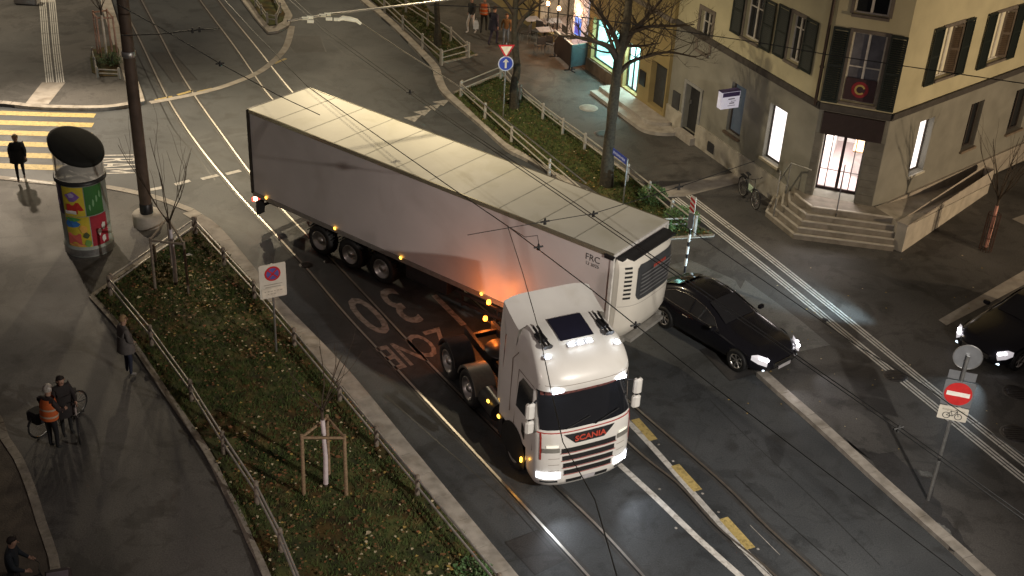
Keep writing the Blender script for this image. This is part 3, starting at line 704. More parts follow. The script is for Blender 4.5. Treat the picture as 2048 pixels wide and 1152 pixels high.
mb=MB(); 
for k in range(4): LF.box(mb,s_+.131,s_+.137,zc+.1+k*.08,zc+.12+k*.08+(.02 if k%2 else 0),.28+.05*(k%2),.28+.32-.06*(k%3))
part('sign_mark',mb,mat('sign_mark_grey',(.35,.33,.4),.5),bs)
mb=MB(); mb.tube([LF.pt(s_,zc+BSH*.5,0),LF.pt(s_,zc+BSH*.5,.13)],.03,8); part('bracket',mb,BLKM,bs)
# ------------------------------------------------------------------ entrance steps and ramp
st=thing('entrance_steps','light stone angled entrance steps rising to the glass corner door','steps',loc=tuple(G(1640,440,PV))); st['worldspace']=1
O_=[G(1548,397,PV),G(1530,432,PV),G(1586,478,PV),G(1786,503,PV)]
I_=[G(1590,386,ZP),G(1603,398,ZP),G(1624,413,ZP),G(1786,435,ZP)]
NS=5
STP=mat('step_stone',(.25,.22,.18),.75,0,.15,3,.25,30,stain=(2.2,.5,.2,(.72,.7,.66)))
NOS=mat('step_nosing',(.52,.48,.41),.7,0,.12,4)
dR=CFc.pt(dz[1]+.28,0,.0)
for k in range(NS):
    t=k/(NS-1)*.92 if k<NS-1 else 1.0; z1=PV+(ZP-PV)*(k+1)/NS
    P=[o.lerp(i,k/(NS-.35)) for o,i in zip(O_,I_)]
    if k==NS-1: P=I_
    poly=[LF.pt(LF.L-1.0+.1*k,0,-.03)]+P+[CFc.pt(CFc.L+.02,0,-.04),CFc.pt(0,0,-.04)]
    mb=MB(); z0=PV+(ZP-PV)*k/NS-.05 if k else 0
    mb.prism([(p.x,p.y) for p in poly],z0,z1-.002*(k==NS-1)); pp=part('step',mb,STP,st)
    mb=MB()
    for a_,b_ in zip(P[:-1],P[1:]):
        d_=(b_-a_); d_.z=0; L_=d_.length; d_.normalize(); n_=Vector((d_.y,-d_.x,0)); c_=(a_+b_)/2
        mb.prism([(a_+n_*.012)[:2],(b_+n_*.012)[:2],(b_-n_*.06)[:2],(a_-n_*.06)[:2]],z1-.03,z1+.006)
    part('nosing',mb,NOS,pp)
# parapet + ramp to the right
rp=thing('entrance_ramp','sloping stone ramp with a low parapet wall along the right side of the corner building','ramp',loc=tuple(G(1860,430,PV))); rp['worldspace']=1
RMP=mat('ramp_stone',(.50,.45,.37),.85,0,.12,2,.25,30,stain=(1.6,.52,.2,(.75,.74,.7)))
P0=G(1803,505,PV); P0.z=0; P1=G(1975,386,PV); P1.z=0
dr=(P1-P0).normalized(); nr=Vector((dr.y,-dr.x,0))   # outwards
Wt=.34
mb=MB(); zt0=HZ((1801,497),447); print('parapet h',zt0)
zt0=ZP-.02
def slopebox(mb,p,q,w,za0,za1,zb0,zb1,mi=0):
    o=-nr*w; V=[p+Vector((0,0,za0)),q+Vector((0,0,za0)),q+o+Vector((0,0,za0)),p+o+Vector((0,0,za0))]
    T=[p+Vector((0,0,zb0)),q+Vector((0,0,zb1)),q+o+Vector((0,0,zb1)),p+o+Vector((0,0,zb0))]
    mb.add(V+T,[(0,1,5,4),(1,2,6,5),(2,3,7,6),(3,0,4,7),(4,5,6,7)],mi)
slopebox(mb,P0,P1,Wt,0,0,zt0,.46); part('parapet',mb,RMP,rp)
mb=MB(); slopebox(mb,P0+nr*.03-dr*.03,P1+nr*.03,Wt+.06,zt0,.46,zt0+.06,.52)
part('coping',mb,mat('coping_stone',(.46,.41,.34),.8,0,.1,3),rp)
E1=G(1933,372,PV); E2=G(1893,356,PV)
a1=P0-nr*Wt; a1.z=ZP-.01; a0=CFc.pt(CFc.L+.1,0,-.05); a0.z=ZP-.01; E1.z=.42; E2.z=.42
rs=(E2-Vector((B.x,B.y,0))).dot(RF.d); e2=RF.pt(rs,.42,-.05); e1=P0-nr*Wt+dr*((E1-P0).dot(dr)); e1.z=.42
s0_=O_[3].copy(); s0_=Vector((I_[3].x,I_[3].y,ZP-.01))
mb=MB(); mb.add([a0,s0_,a1,e1,e2],[(0,1,2,3,4)],0); b0=[Vector((q.x,q.y,0)) for q in (a0,s0_,a1,e1,e2)]
mb.add([a0,s0_,a1,e1,e2]+b0,[(0,5,6,1),(1,6,7,2),(2,7,8,3),(3,8,9,4)],0)
part('ramp_surface',mb,RMP,rp)
def rail_thing(name,label,pts,posts,r=.022,m=GALV,grp=None):
    t=thing(name,label,'handrail',loc=tuple(pts[0]*1.0),group=grp); t['worldspace']=1
    mb=MB(); mb.tube(pts,r,8); part('top_rail',mb,m,t)
    for p,h in posts: 
        mb=MB(); mb.tube([p,p+Vector((0,0,h))],r,8); part('post',mb,m,t)
    return t
p=G(1664,470,PV+.1); q=Vector((G(1680,381,ZP)[:])); 
rail_thing('handrail','thin steel handrail standing in the middle of the entrance steps',[Vector((p.x,p.y,PV+1.0)),Vector((q.x,q.y,ZP+.95))],[(Vector((p.x,p.y,PV)),.9),(Vector((q.x,q.y,ZP)),.94)],.02,DGREY)
p=G(1546,438,PV+.1); q=Vector((G(1555,404,PV+.3)[:]))
rail_thing('handrail','short pale handrail at the left foot of the entrance steps beside the wall',[Vector((p.x,p.y,PV+.95)),LF.pt(LF.L-1.25,PV+1.25,.1)],[(Vector((p.x,p.y,PV)),.85)],.024,GALV)
p=G(1601,398,ZP)
rail_thing('handrail','bent pale handrail at the top of the steps left of the glass door',[LF.pt(LF.L-1.0,PV+.95,.35),LF.pt(LF.L-.5,ZP+.95,.35),CFc.pt(.12,ZP+1.0,.25)],[(LF.pt(LF.L-.5,ZP-.2,.35),1.1)],.024,GALV)
# ------------------------------------------------------------------ shop building on the left
SO=.15  # faces step forward
SF0=Face(LF.pt(-26,0,SO),LF.pt(0,0,SO)); SF=SF0
sb=thing('shop_building','ochre shop building with a bright turquoise display window left of the corner building','building',loc=tuple(SF.pt(SF.L,0))); sb['worldspace']=1
OCH=mat('ochre_render',(.30,.23,.10),.9,0,.1,1.2,.15,30,stain=(.6,.5,.3,(.8,.8,.78)))
big=SF.rect([(1189,30),(1243,72),(1233,150),(1180,116)]); gdo=SF.rect([(1250,78),(1283,100),(1272,190),(1247,176)])
drk=SF.rect([(1303,120),(1334,135),(1326,225),(1296,206)]); ntc=SF.rect([(1282,138),(1294,146),(1289,173),(1279,166)])
cfw=SF.rect([(1075,-60),(1150,0),(1143,95),(1068,45)])
for n,o in (('big',big),('gdo',gdo),('drk',drk),('ntc',ntc),('cafe',cfw)): print(n,[round(x,2) for x in o])
ZS=4.3
mb=MB(); wall(mb,SF,0,SF.L,0,ZS,[big,gdo,drk,cfw],dep=.3); SF.box(mb,SF.L-.05,SF.L-.002,0,TOP,-SO-.05,-.002); part('ground_floor_wall',mb,[OCH],sb)
w2=[SF.rect([(1325,-2),(1345,8),(1338,52),(1318,42)])]+[(SF.L-x,SF.L-x+1.0,5.2,6.9) for x in (6.5,9.8,13,16.5)]
w2[0]=(SF.L-2.2,SF.L-1.2,5.2,6.9)
mb=MB(); wall(mb,SF,0,SF.L,ZS,TOP,w2); part('upper_wall',mb,[OCH],sb)
mb=MB(); SF.box(mb,0,SF.L,ZS-.1,ZS+.06,-.05,.1); part('string_course',mb,SST,sb)
mb=MB()
for o in w2: SF.box(mb,o[0]-.2,o[1]+.2,o[2]-.2,o[3]+.2,-.8,-.26)
part('room_backing',mb,MATS['dark_interior'],sb)
for o in w2: add_window(sb,SF,o,GLD,WFR,SST,.12,cross=.7)
mb=MB(); SF.box(mb,0,SF.L,0,.5,-.02,.06) if False else None
mb=MB(); SF.box(mb,cfw[1]+.1,gdo[0]-.1,0,big[2]-.05,-.02,.06); part('stall_riser',mb,mat('brown_stall_riser',(.14,.1,.07),.8,0,.2,4,.2),sb)
mb=MB(); P=[SF.pt(0,0),SF.pt(SF.L,0),SF.pt(SF.L,0,-11),SF.pt(0,0,-11)]; mb.prism([(q.x,q.y) for q in P],TOP-.6,TOP-.3); part('roof',mb,MATS['roof_tiles'],sb)
mb=MB(); o=drk; SF.box(mb,o[0]+.02,o[1]-.02,o[2],o[3]-.02,-.29,-.25); dd=part('door',mb,mat('grey_door',(.05,.05,.05),.5),sb)
mb=MB(); mb.lathe([(.0,0),(.035,.01),(.035,.03),(0,.04)],10,0,c=tuple(SF.pt(o[0]+.35,o[2]+1.05,-.24))); part('door_handle',mb,CHROME,dd)
mb=MB(); o=ntc; SF.box(mb,o[0],o[1],o[2],o[3],.003,.05); part('notice_board',mb,BLKM,sb)
# display rooms
TQ=mat('turquoise_display_wall',(.45,.75,.72),.7,0,.25,1.5,emit=(.35,.9,.85),estr=.38)
def room(o,dep,m,fl,a_=.05,b_=.05,nm='display_room'):
    mb=MB(); a,b,c,d=o[0]-a_,o[1]+b_,o[2],o[3]+.1
    SF.box(mb,a,b,c-.05,c-.003,-dep,-.3,1); SF.box(mb,a,b,d,d+.05,-dep,-.3,0); SF.box(mb,a-.05,a,c,d,-dep,-.3,0); SF.box(mb,b,b+.05,c,d,-dep,-.3,0); SF.box(mb,a,b,c,d,-dep-.05,-dep,0)
    return part(nm,mb,[m,fl],sb)
room(big,1.6,TQ,mat('display_floor',(.6,.7,.68),.5)); room(gdo,1.6,mat('doorway_wall',(.5,.78,.76),.7,0,.2,2,emit=(.5,.95,.9),estr=.6),INF)
CW=mat('cafe_wall',(.42,.38,.33),.7,0,.4,1.2); room(cfw,2.5,CW,INF,.3,.3)
def frame(o,m,t=.05,muls=(),cr=(),dp=-.22):
    mb=MB(); a,b,c,d=o
    for s0,s1 in [(a+.003,a+t),(b-t,b-.003)]+[(x-.025,x+.025) for x in muls]: SF.box(mb,s0,s1,c+t,d-t,dp-.03,dp+.03)
    SF.box(mb,a+.003,b-.003,c+.003,c+t,dp-.03,dp+.03); SF.box(mb,a+.003,b-.003,d-t,d-.003,dp-.03,dp+.03)
    for z in cr: SF.box(mb,a+t,b-t,z-.02,z+.02,dp-.02,dp+.02)
    return part('shop_window_frame',mb,m,sb)
frame(big,BLKM); frame(gdo,BLKM,muls=((gdo[0]*.62+gdo[1]*.38),(gdo[0]*.3+gdo[1]*.7)),cr=(gdo[3]-.6,))
frame(cfw,BLKM,muls=[cfw[0]+(cfw[1]-cfw[0])*k/4 for k in (1,2,3)])
# things in the display: stars, a decorated tree, a crown of feathers
dt=thing('display_tree','small golden lit decorated tree standing in the turquoise display window','decoration',loc=tuple(SF.pt(big[0]*.55+big[1]*.45,big[2],-.9)))
mb=MB(); mb.lathe([(.05,0),(.05,.25)],8); _part('trunk',mb,WOOD,dt)
mb=MB()
for k in range(160):
    t=rnd.random(); a=rnd.uniform(0,6.28); r=(1-t)*.42*rnd.uniform(.6,1); z=.2+t*1.15; x,y=r*math.cos(a),r*math.sin(a)
    mb.tube([(x*.3,y*.3,z+.08),(x,y,z)],[.02,.006],4)
_part('branches',mb,mat('gold_tinsel',(.3,.22,.1),.4,.4),dt)
mb=MB()
for k in range(26):
    t=rnd.random(); a=rnd.uniform(0,6.28); r=(1-t)*.42; mb.lathe([(0,-.02),(.02,0),(0,.02)],6,0,c=(r*math.cos(a),r*math.sin(a),.25+t*1.05))
_part('fairy_lights',mb,mat('fairy_light',(1,.8,.4),.5,emit=(1,.75,.35),estr=6),dt)
hd=thing('hanging_wreath','reddish feathery wreath hanging in the turquoise display window','decoration',loc=tuple(SF.pt(big[0]*.5+big[1]*.5,big[3]-.95,-.8)))
mb=MB()
for k in range(90):
    a=rnd.uniform(0,6.28); r=.28; c=Vector((r*math.cos(a)*SF.d.x,r*math.cos(a)*SF.d.y,.16*math.sin(a)+.45)); mb.tube([c,c+Vector((rnd.uniform(-.1,.1),rnd.uniform(-.1,.1),rnd.uniform(.05,.28)))],[.02,.003],4)
_part('feathers',mb,mat('red_feathers',(.25,.07,.04),.8,0,.3),hd)
mb=MB(); mb.tube([(0,0,.6),(0,0,1.0)],.006,4); _part('cord',mb,BLK,hd)
for o,pw,cc in ((big,140,(.6,1,.95)),(gdo,150,(.7,1,.95)),(cfw,70,(1,.85,.62))):
    c=SF.pt((o[0]+o[1])/2,o[3]-.0,-.8); lamp('display_light','AREA',(c.x,c.y,o[3]+.05),pw,cc,.8)
# white pier with posters
pier=SF.rect([(1150,20),(1178,34),(1172,118),(1145,92)])
mb=MB(); SF.box(mb,pier[0],pier[1],PV,ZS-.5,.0,.05); part('white_pier',mb,mat('white_pier_lit',(.72,.7,.76),.7,emit=(.7,.72,1),estr=.22),sb)  # emission painted in for the light falling on the pier
ps=thing('wall_poster','blue backlit poster on the white pier beside the display window','poster',loc=tuple(SF.pt((pier[0]+pier[1])/2,1.5))); ps['worldspace']=1
o=SF.rect([(1155,31),(1166,40),(1161,76),(1151,66)]); mb=MB(); SF.box(mb,o[0],o[1],o[2],o[3],.051,.09,0); SF.box(mb,o[0]+.05,o[1]-.05,o[2]+.1,o[2]+.6,.091,.095,1); part('light_box',mb,[mat('backlit_blue',(.1,.2,.6),.5,emit=(.12,.3,1),estr=.9),mat('backlit_deep_blue',(.05,.06,.3),.5,emit=(.1,.1,.7),estr=.6)],ps)
# shop steps, rounded at the right end
ss=thing('shop_steps','two long low stone steps with rounded right end below the dark shop door','steps',loc=tuple(SF.pt(drk[0],PV))); ss['worldspace']=1
for k,(out,ex) in enumerate(((1.25,.75),(.85,.4))):
    s0=big[1]+.05; s1=SF.L+.1+ex-.6; P=[SF.pt(s0,0,-.02),SF.pt(s0,0,out)]
    for j in range(9):
        a=R(90-90*j/8); P.append(SF.pt(s1+out*.8*math.cos(a),0,-.02+(out+.02)*math.sin(a)))
    mb=MB(); mb.prism([(q.x,q.y) for q in P],0,PV+.14*(k+1)); pp=part('step',mb,CONC,ss,bevel=.01)
# ------------------------------------------------------------------ cafe terrace
def cafe_table(u,v,label):
    g=G(u,v,PV); t=thing('cafe_table',label,'table',(g.x,g.y,PV),rnd.uniform(0,1),'cafe tables on the pavement')
    mb=MB(); mb.bbox((0,0,.73),(.7,.7,.03),.01); _part('tabletop',mb,mat('table_top',(.35,.33,.36),.4),t)
    mb=MB(); mb.tube([(0,0,.02),(0,0,.72)],.03,8); mb.box((0,0,.015),(.45,.06,.03)); mb.box((0,0,.016),(.06,.45,.03)); _part('pedestal',mb,BLKM,t); return t
def cafe_chair(u,v,rz,label):
    g=G(u,v,PV); t=thing('cafe_chair',label,'chair',(g.x,g.y,PV),rz,'cafe chairs on the pavement')
    mb=MB(); mb.bbox((0,0,.45),(.42,.42,.04),.012); _part('seat',mb,DGREY,t)
    mb=MB(); mb.bbox((0,-.2,.7),(.42,.03,.34),.01); _part('backrest',mb,DGREY,t)
    for x in(-.18,.18):
        for y in (-.18,.18):
            mb=MB(); mb.tube([(x*1.1,y*1.1,0),(x,y,.44)],.012,6); _part('leg',mb,GALV,t)
cafe_table(1062,68,'grey square cafe table farthest left on the terrace beside the tree')
cafe_table(1088,90,'grey square cafe table in the middle of the terrace'); cafe_table(1105,72,'grey square cafe table close under the cafe window')
for i,(u,v,rz,l) in enumerate([(1078,108,.4,'dark cafe chair nearest the street in front of the middle table'),(1100,106,-.5,'dark cafe chair beside the dark screen panels'),(1050,84,1.2,'dark cafe chair behind the tree trunk at the left table'),(1072,80,2.5,'dark cafe chair between the left and middle tables'),(1118,88,2.0,'dark cafe chair against the cafe window front')]): cafe_chair(u,v,rz,l)
def panel(p,q,h,label,m):
    P=G(*p,PV); Q=G(*q,PV); t=thing('terrace_screen',label,'screen',((P.x+Q.x)/2,(P.y+Q.y)/2,PV),math.atan2(Q.y-P.y,Q.x-P.x),'terrace wind screens'); L=(Q-P).length
    mb=MB(); mb.box((0,0,h*.55),(L,.05,h*.8)); _part('panel',mb,m,t)
    mb=MB(); mb.box((0,0,h*.97),(L,.07,.04)); _part('top_rail',mb,GALV,t)
    for x in (-L/2+.08,L/2-.08):
        mb=MB(); mb.box((x,0,.1),(.04,.04,.2)); mb.box((x,0,.015),(.06,.5,.03)); _part('foot',mb,BLKM,t)
panel((1108,112),(1140,141),1.2,'dark brown screen panel set lengthwise along the terrace edge',mat('screen_brown',(.04,.028,.024),.5))
panel((1140,142),(1176,136),1.2,'dark blue grey screen panel across the right end of the terrace',mat('screen_bluegrey',(.045,.065,.075),.4))
for i,(u,v,z,l) in enumerate([(1096,7,3.1,'left glowing orange bulb lantern above the terrace'),(1118,17,2.9,'small middle glowing bulb lantern above the terrace'),(1157,13,3.1,'right glowing orange bulb lantern beside the white pier')]):
    g=VP(u,v,G(u-5,v+105 if i<2 else v+110,PV)); t=thing('terrace_lantern',l,'lantern',tuple(g),0,'glowing lanterns over the terrace')
    mb=MB(); mb.lathe([(0,-.1),(.07,-.07),(.09,0),(.06,.08),(.02,.11)],12); _part('bulb',mb,mat('lantern_glow',(1,.6,.3),.5,emit=(1,.5,.2),estr=14),t)
    mb=MB(); mb.tube([(0,0,.1),(0,0,1.2)],.006,5); _part('cord',mb,BLK,t)
    lamp('lantern_light','POINT',(g.x,g.y,g.z-.2),55,(1,.5,.22),.1)
# ================================================================== VEHICLES
TRW=mat('truck_white_paint',(.70,.68,.64),.32,0,.04,1.5,coat=.5,stain=(1.2,.55,.25,(.86,.84,.8)))
TRS=mat('trailer_side_white',(.62,.575,.56),.42,0,.04,.9,stain=(.6,.48,.3,(.84,.82,.8)))
TRR=mat('trailer_roof_white',(.72,.70,.60),.38,0,.05,.8,stain=(1.1,.5,.3,(.84,.83,.76)))
ALU=mat('aluminium',(.6,.58,.55),.28,1,.1,6)
TGL=mat('tinted_windscreen',(.012,.013,.016),.05,0,.05,spec=.7,coat=.4)
AMB=mat('amber_lamp',(1,.45,.05),.4,emit=(1,.5,.06),estr=5)
HLW=mat('white_lamp_lit',(1,1,1),.4,emit=(.86,.92,1),estr=16)
REDL=mat('red_accent',(.35,.03,.02),.5)
RLAMP=mat('red_lamp_lit',(.8,.02,.02),.4,emit=(1,.05,.03),estr=4)
BLPL=mat('black_plastic',(.018,.018,.02),.45,0,.2,8)
def wheel(parent,x,y,z,r,w,side,rim=ALU,spokes=10,dish=.08,name='wheel',truck=True):
    """side=+1 outer face towards +Y"""
    mb=MB(); s=side
    prof=[(r*.62,-w/2),(r*.92,-w/2),(r,-w*.36),(r,w*.36),(r*.93,w/2),(r*.64,w/2),(r*.62,w*.4)]
    mb.lathe([(a,b*s) for a,b in prof],36,0,axis='Y',caps=False)
    for k in range(36 if truck else 0):      # tread blocks
        a=2*math.pi*k/36; M=Matrix.Rotation(-a,4,'Y'); mb.box(M@Vector((r*1.0,0,0)),(.02,w*.66,r*.09),0,M=M)
    o=_part(name,mb,BLK,parent); o.location=(x,y,z)
    mb=MB(); R_=r*.62
    if truck:
        mb.lathe([(R_,w*.42*s),(R_*1.0,(w*.5)*s),(R_*.93,(w*.5)*s),(R_*.86,(w*.2)*s),(R_*.5,(w*.12)*s),(R_*.42,(w*.2)*s),(R_*.36,(w*.42)*s),(R_*.2,(w*.5)*s),(.01,(w*.5)*s)],32,0,axis='Y',caps=False)
        for k in range(10):
            a=2*math.pi*k/10; c=Vector((R_*.46*math.cos(a),w*.24*s,R_*.46*math.sin(a))); mb.tube([c,c+Vector((0,.035*s,0))],.016,6)
        rm=_part('rim',mb,rim,o)
        mb=MB()
        for k in range(10):
            a=2*math.pi*(k+.5)/10; c=Vector((R_*.7*math.cos(a),w*.165*s,R_*.7*math.sin(a))); mb.tube([c-Vector((0,.004*s,0)),c+Vector((0,.012*s,0))],.03,8)
        _part('rim_holes',mb,BLK,rm) if False else None
    else:
        mb.lathe([(R_,w*.46*s),(R_*1.06,w*.5*s),(R_*.97,w*.5*s),(R_*.92,w*.1*s)],32,0,axis='Y',caps=False)
        mb.lathe([(R_*.22,w*.2*s),(R_*.2,w*.42*s),(.01,w*.44*s)],16,0,axis='Y',caps=False)
        for k in range(spokes):
            a=2*math.pi*k/spokes; 
            for da in (-.07,.07):
                p=Vector((R_*.18*math.cos(a),w*.36*s,R_*.18*math.sin(a))); q=Vector((R_*.95*math.cos(a+da),w*.44*s,R_*.95*math.sin(a+da))); mb.tube([p,q],[.018,.014],5)
        _part('rim',mb,rim,o)
        mb=MB(); mb.lathe([(R_*.9,w*.08*s),(.01,w*.08*s)],24,0,axis='Y',caps=False); _part('brake_disc',mb,BLKM,o)
    return o
# ------------------------------------------------------------------ semi trailer
yaw=-.636; lf=Vector((-math.sin(yaw),math.cos(yaw),0))
tpos=Vector((-8.44,35.22,0))+lf*1.3
tt=thing('semi_trailer','long white refrigerated box trailer turning across the junction behind the white tractor','trailer',tuple(tpos),yaw)
L=13.6; z0,z1=1.18,4.0
mb=MB(); mb.box((L/2,0,(z0+z1)/2),(L-.1,2.56,z1-z0-.06)); _part('box_body',mb,TRS,tt,bevel=.02)
mb=MB(); mb.box((L/2,0,z1-.0),(L,2.58,.05)); ro=_part('roof_panel',mb,TRR,tt)
mb=MB()
for k in range(1,11): mb.box((L*k/11,0,z1+.027),(.035,2.5,.006),0)
_part('roof_seam',mb,mat('roof_seam_grey',(.38,.37,.31),.5),ro)
mb=MB(); 
for y in (-1.285,1.285): mb.box((L/2,y,z1-.03),(L+.02,.045,.12),0)
_part('roof_rail',mb,mat('anodised_edge',(.62,.58,.45),.22,.8,.05),tt)
mb=MB(); mb.box((.0,0,z1-.02),(.06,2.62,.1)); mb.box((0,-1.285,(z0+z1)/2),(.1,.06,z1-z0)); mb.box((0,1.285,(z0+z1)/2),(.1,.06,z1-z0)); mb.box((0,0,z0+.03),(.1,2.6,.12)); _part('rear_frame',mb,mat('dark_steel',(.06,.055,.05),.4,.6),tt)
mb=MB(); 
for y in (-1.28,1.28): mb.box((L/2,y,z0-.03),(L-.05,.05,.14),0)
_part('side_rail',mb,mat('side_rail_grey',(.3,.28,.26),.4,.4),tt)
mb=MB(); mb.box((L-.02,-1.275,(z0+z1)/2),(.09,.07,z1-z0-.1)); mb.box((L-.02,1.275,(z0+z1)/2),(.09,.07,z1-z0-.1)); mb.box((L+.0,0,z1-.02),(.06,2.6,.08)); _part('front_frame',mb,mat('pale_front_post',(.66,.64,.6),.35),tt)
mb=MB(); mb.box((L-.12,-1.31,z1-.1),(.28,.03,.1)); mb.tube([(L-.25,-1.32,z1-.05),(L+.05,-1.32,z1-.05)],.03,6); _part('corner_bracket',mb,BLKM,tt)
mb=MB(); mb.box((L/2,-.5,z0-.12),(L-.6,.12,.24)); mb.box((L/2,.5,z0-.12),(L-.6,.12,.24))
for k in range(9): mb.box((.8+k*1.5,0,z0-.1),(.08,1.0,.1))
_part('chassis_frame',mb,BLPL,tt)
textm('FRC',.26,mat('dark_lettering',(.05,.05,.05),.6),frame_M((L-.62,-1.2835,z1-.34),(1,0,0),(0,0,1)),ext=.002,name='lettering',parent=tt)
textm('12 2025',.13,MATS['dark_lettering'],frame_M((L-.62,-1.2835,z1-.52),(1,0,0),(0,0,1)),ext=.002,name='lettering',parent=tt)
# front refrigeration unit
def unit_x(y,z):
    t=abs(y)/1.2; zz=(z-1.5)/2.4
    return L+.05+.46*(1-t**4*.75)-(.10*max(0,(zz-.8)/.2)**2)-.22*max(0,(.22-zz)/.22)**1.5
def unit_grid(mb,y0,y1,za,zb,off,ny=12,nz=6,mi=0,clip=None):
    V=[];Fc=[]
    for j in range(nz+1):
        for i in range(ny+1):
            z=za+(zb-za)*j/nz; a_,b_=(y0,y1) if clip is None else clip(z)
            y=a_+(b_-a_)*i/ny; V.append((unit_x(y,z)+off,y,z))
    for j in range(nz):
        for i in range(ny): a=j*(ny+1)+i; Fc.append((a,a+1,a+ny+2,a+ny+1))
    mb.add(V,Fc,mi,True)
UW=mat('fridge_unit_white',(.72,.68,.6),.35,0,.04,2,coat=.3)
mb=MB(); rings=[]
for z in [1.36,1.42,1.55,1.7,1.9,2.4,2.9,3.4,3.6,3.72,3.8,3.84]:
    ins=.0 if 1.45<z<3.8 else .05
    rg=[(L+.0,-1.2+ins,z)]+[(unit_x(y,z)-ins,y*(1-ins/1.2),z) for y in [(-1.2+2.4*k/18) for k in range(19)]]+[(L+.0,1.2-ins,z)]
    rings.append([Vector(p) for p in rg])
mb.loft(rings,0,True,True,False); un=_part('refrigeration_unit',mb,UW,tt)
for f in un.data.polygons: f.use_smooth=len(f.vertices)==4
un.data.set_sharp_from_angle(angle=R(35)) if hasattr(un.data,'set_sharp_from_angle') else None
mb=MB(); mb.box((L+.28,.05,3.86),(.26,2.0,.05)); mb.box((L+.1,0,3.84),(.2,2.3,.04)); _part('unit_top_opening',mb,BLPL,un)
gz0,gz1=2.62,3.66
def gclip(z):
    t=(z-gz0)/(gz1-gz0); e=.12*max(0,(.12-t)/.12)+.1*max(0,(t-.9)/.1); return (-.78+e,1.02-e)
mb=MB(); unit_grid(mb,0,0,gz0,gz1,.012,14,12,0,gclip); gr=_part('front_grille',mb,mat('grille_dark_grey',(.05,.052,.055),.45,0,.1,4),un)
mb=MB()
for k in range(6):
    z=gz0+.12+k*.115; pts=[(unit_x(y,z)+.03,y,z+.06*(1-(y/1.0)**2)) for y in [-.66+1.5*i/10 for i in range(11)]]; mb.tube(pts,.018,6)
_part('louvres',mb,mat('louvre_pale',(.22,.22,.22),.35,.3),gr)
mb=MB()
for k in range(7): mb.box((unit_x(-.1+k*.085,3.42)+.02,-.1+k*.085,3.42),(.012,.05,.1),0)
_part('grille_badge',mb,mat('badge_red',(.4,.06,.04),.5),gr)
for k in range(8):
    z=2.72+k*.125; y0_=-1.12; mb=MB(); unit_grid(mb,-1.1,-.93,z,z+.06,.01,3,1); _part('vent_slot',mb,BLK,un)
mb=MB(); unit_grid(mb,-1.19,1.19,2.5,2.512,.006,18,1); _part('panel_seam',mb,mat('seam',(.3,.28,.25),.5),un)
mb=MB(); mb.box((L+.32,.1,1.34),(.2,1.6,.1)); mb.box((L+.1,0,1.3),(.25,2.3,.12)); _part('unit_underside',mb,mat('worn_grey',(.25,.24,.22),.6),un)
mb=MB(); mb.lathe([(.0,0),(.04,.005),(.04,.02)],10,0,c=(0,0,0),axis='X'); q=_part('unit_knob',mb,BLK,un); q.location=(unit_x(.8,2.0)+.005,.8,2.0)
# side marker lamps
for u,v in [(531,397),(668,456),(800,517),(963,591)]:
    # position along side
    best=min(((abs(PJ(tt.matrix_basis@Vector((x/20,-1.33,z0+.04)))[0]-u),x/20) for x in range(0,272)))
    mb=MB(); mb.lathe([(0,0),(.035,-.0),(.05,-.02),(.03,-.035),(0,-.04)],10,0,axis='Y'); q=_part('marker_lamp',mb,AMB,tt); q.location=(best[1],-1.305,z0+.04)
# running gear
for hx in [2.95,4.26,5.57]:
    for s in(-1,1): wheel(tt,hx,s*1.08,.5,.5,.38,s)
    mb=MB(); mb.tube([(hx,-1,.5),(hx,1,.5)],.07,8); _part('axle',mb,BLPL,tt)
    mb=MB()
    for k in range(9):
        a=R(20+140*k/8); mb.tube([(hx+.56*math.cos(a),-1.25,.5+.56*math.sin(a)),(hx+.56*math.cos(a),-.85,.5+.56*math.sin(a))],.02,4)
    _part('mudguard',mb,BLPL,tt)
mb=MB(); mb.box((9.9,-1.15,.85),(3.0,.05,.1)); mb.box((9.9,-1.15,.55),(3.0,.05,.1)); [mb.box((9.9+d,-1.1,.75),(.06,.06,.7)) for d in (-1.3,0,1.3)]; _part('side_guard',mb,BLPL,tt)
mb=MB(); mb.box((7.3,-.95,.8),(1.6,.5,.45)); mb.box((7.3,.95,.8),(1.6,.5,.45)); _part('pallet_box',mb,BLPL,tt,bevel=.02)
for s in (-1,1):
    mb=MB(); mb.box((11.4,s*.85,.72),(.14,.14,.9)); mb.box((11.4,s*.85,.28),(.26,.22,.03)); _part('landing_leg',mb,BLPL,tt)
mb=MB(); mb.box((-.02,0,.6),(.08,2.3,.12)); mb.box((.2,-.6,.8),(.4,.08,.5)); mb.box((.2,.6,.8),(.4,.08,.5)); bp=_part('rear_bumper',mb,BLPL,tt)
for s in (-1,1):
    mb=MB(); mb.bbox((-.08,s*1.05,.88),(.08,.4,.14),.01); _part('tail_lamp',mb,RLAMP,tt)
mb=MB(); mb.box((.05,-1.24,.95),(.1,.07,.12)); _part('corner_lamp',mb,mat('corner_lamp_lit',(1,.7,.5),.4,emit=(1,.62,.4),estr=9),tt)
mb=MB(); mb.box((.22,-1.2,.72),(.03,.32,.5)); _part('mud_flap',mb,BLK,tt)
mb=MB()
r_=.012
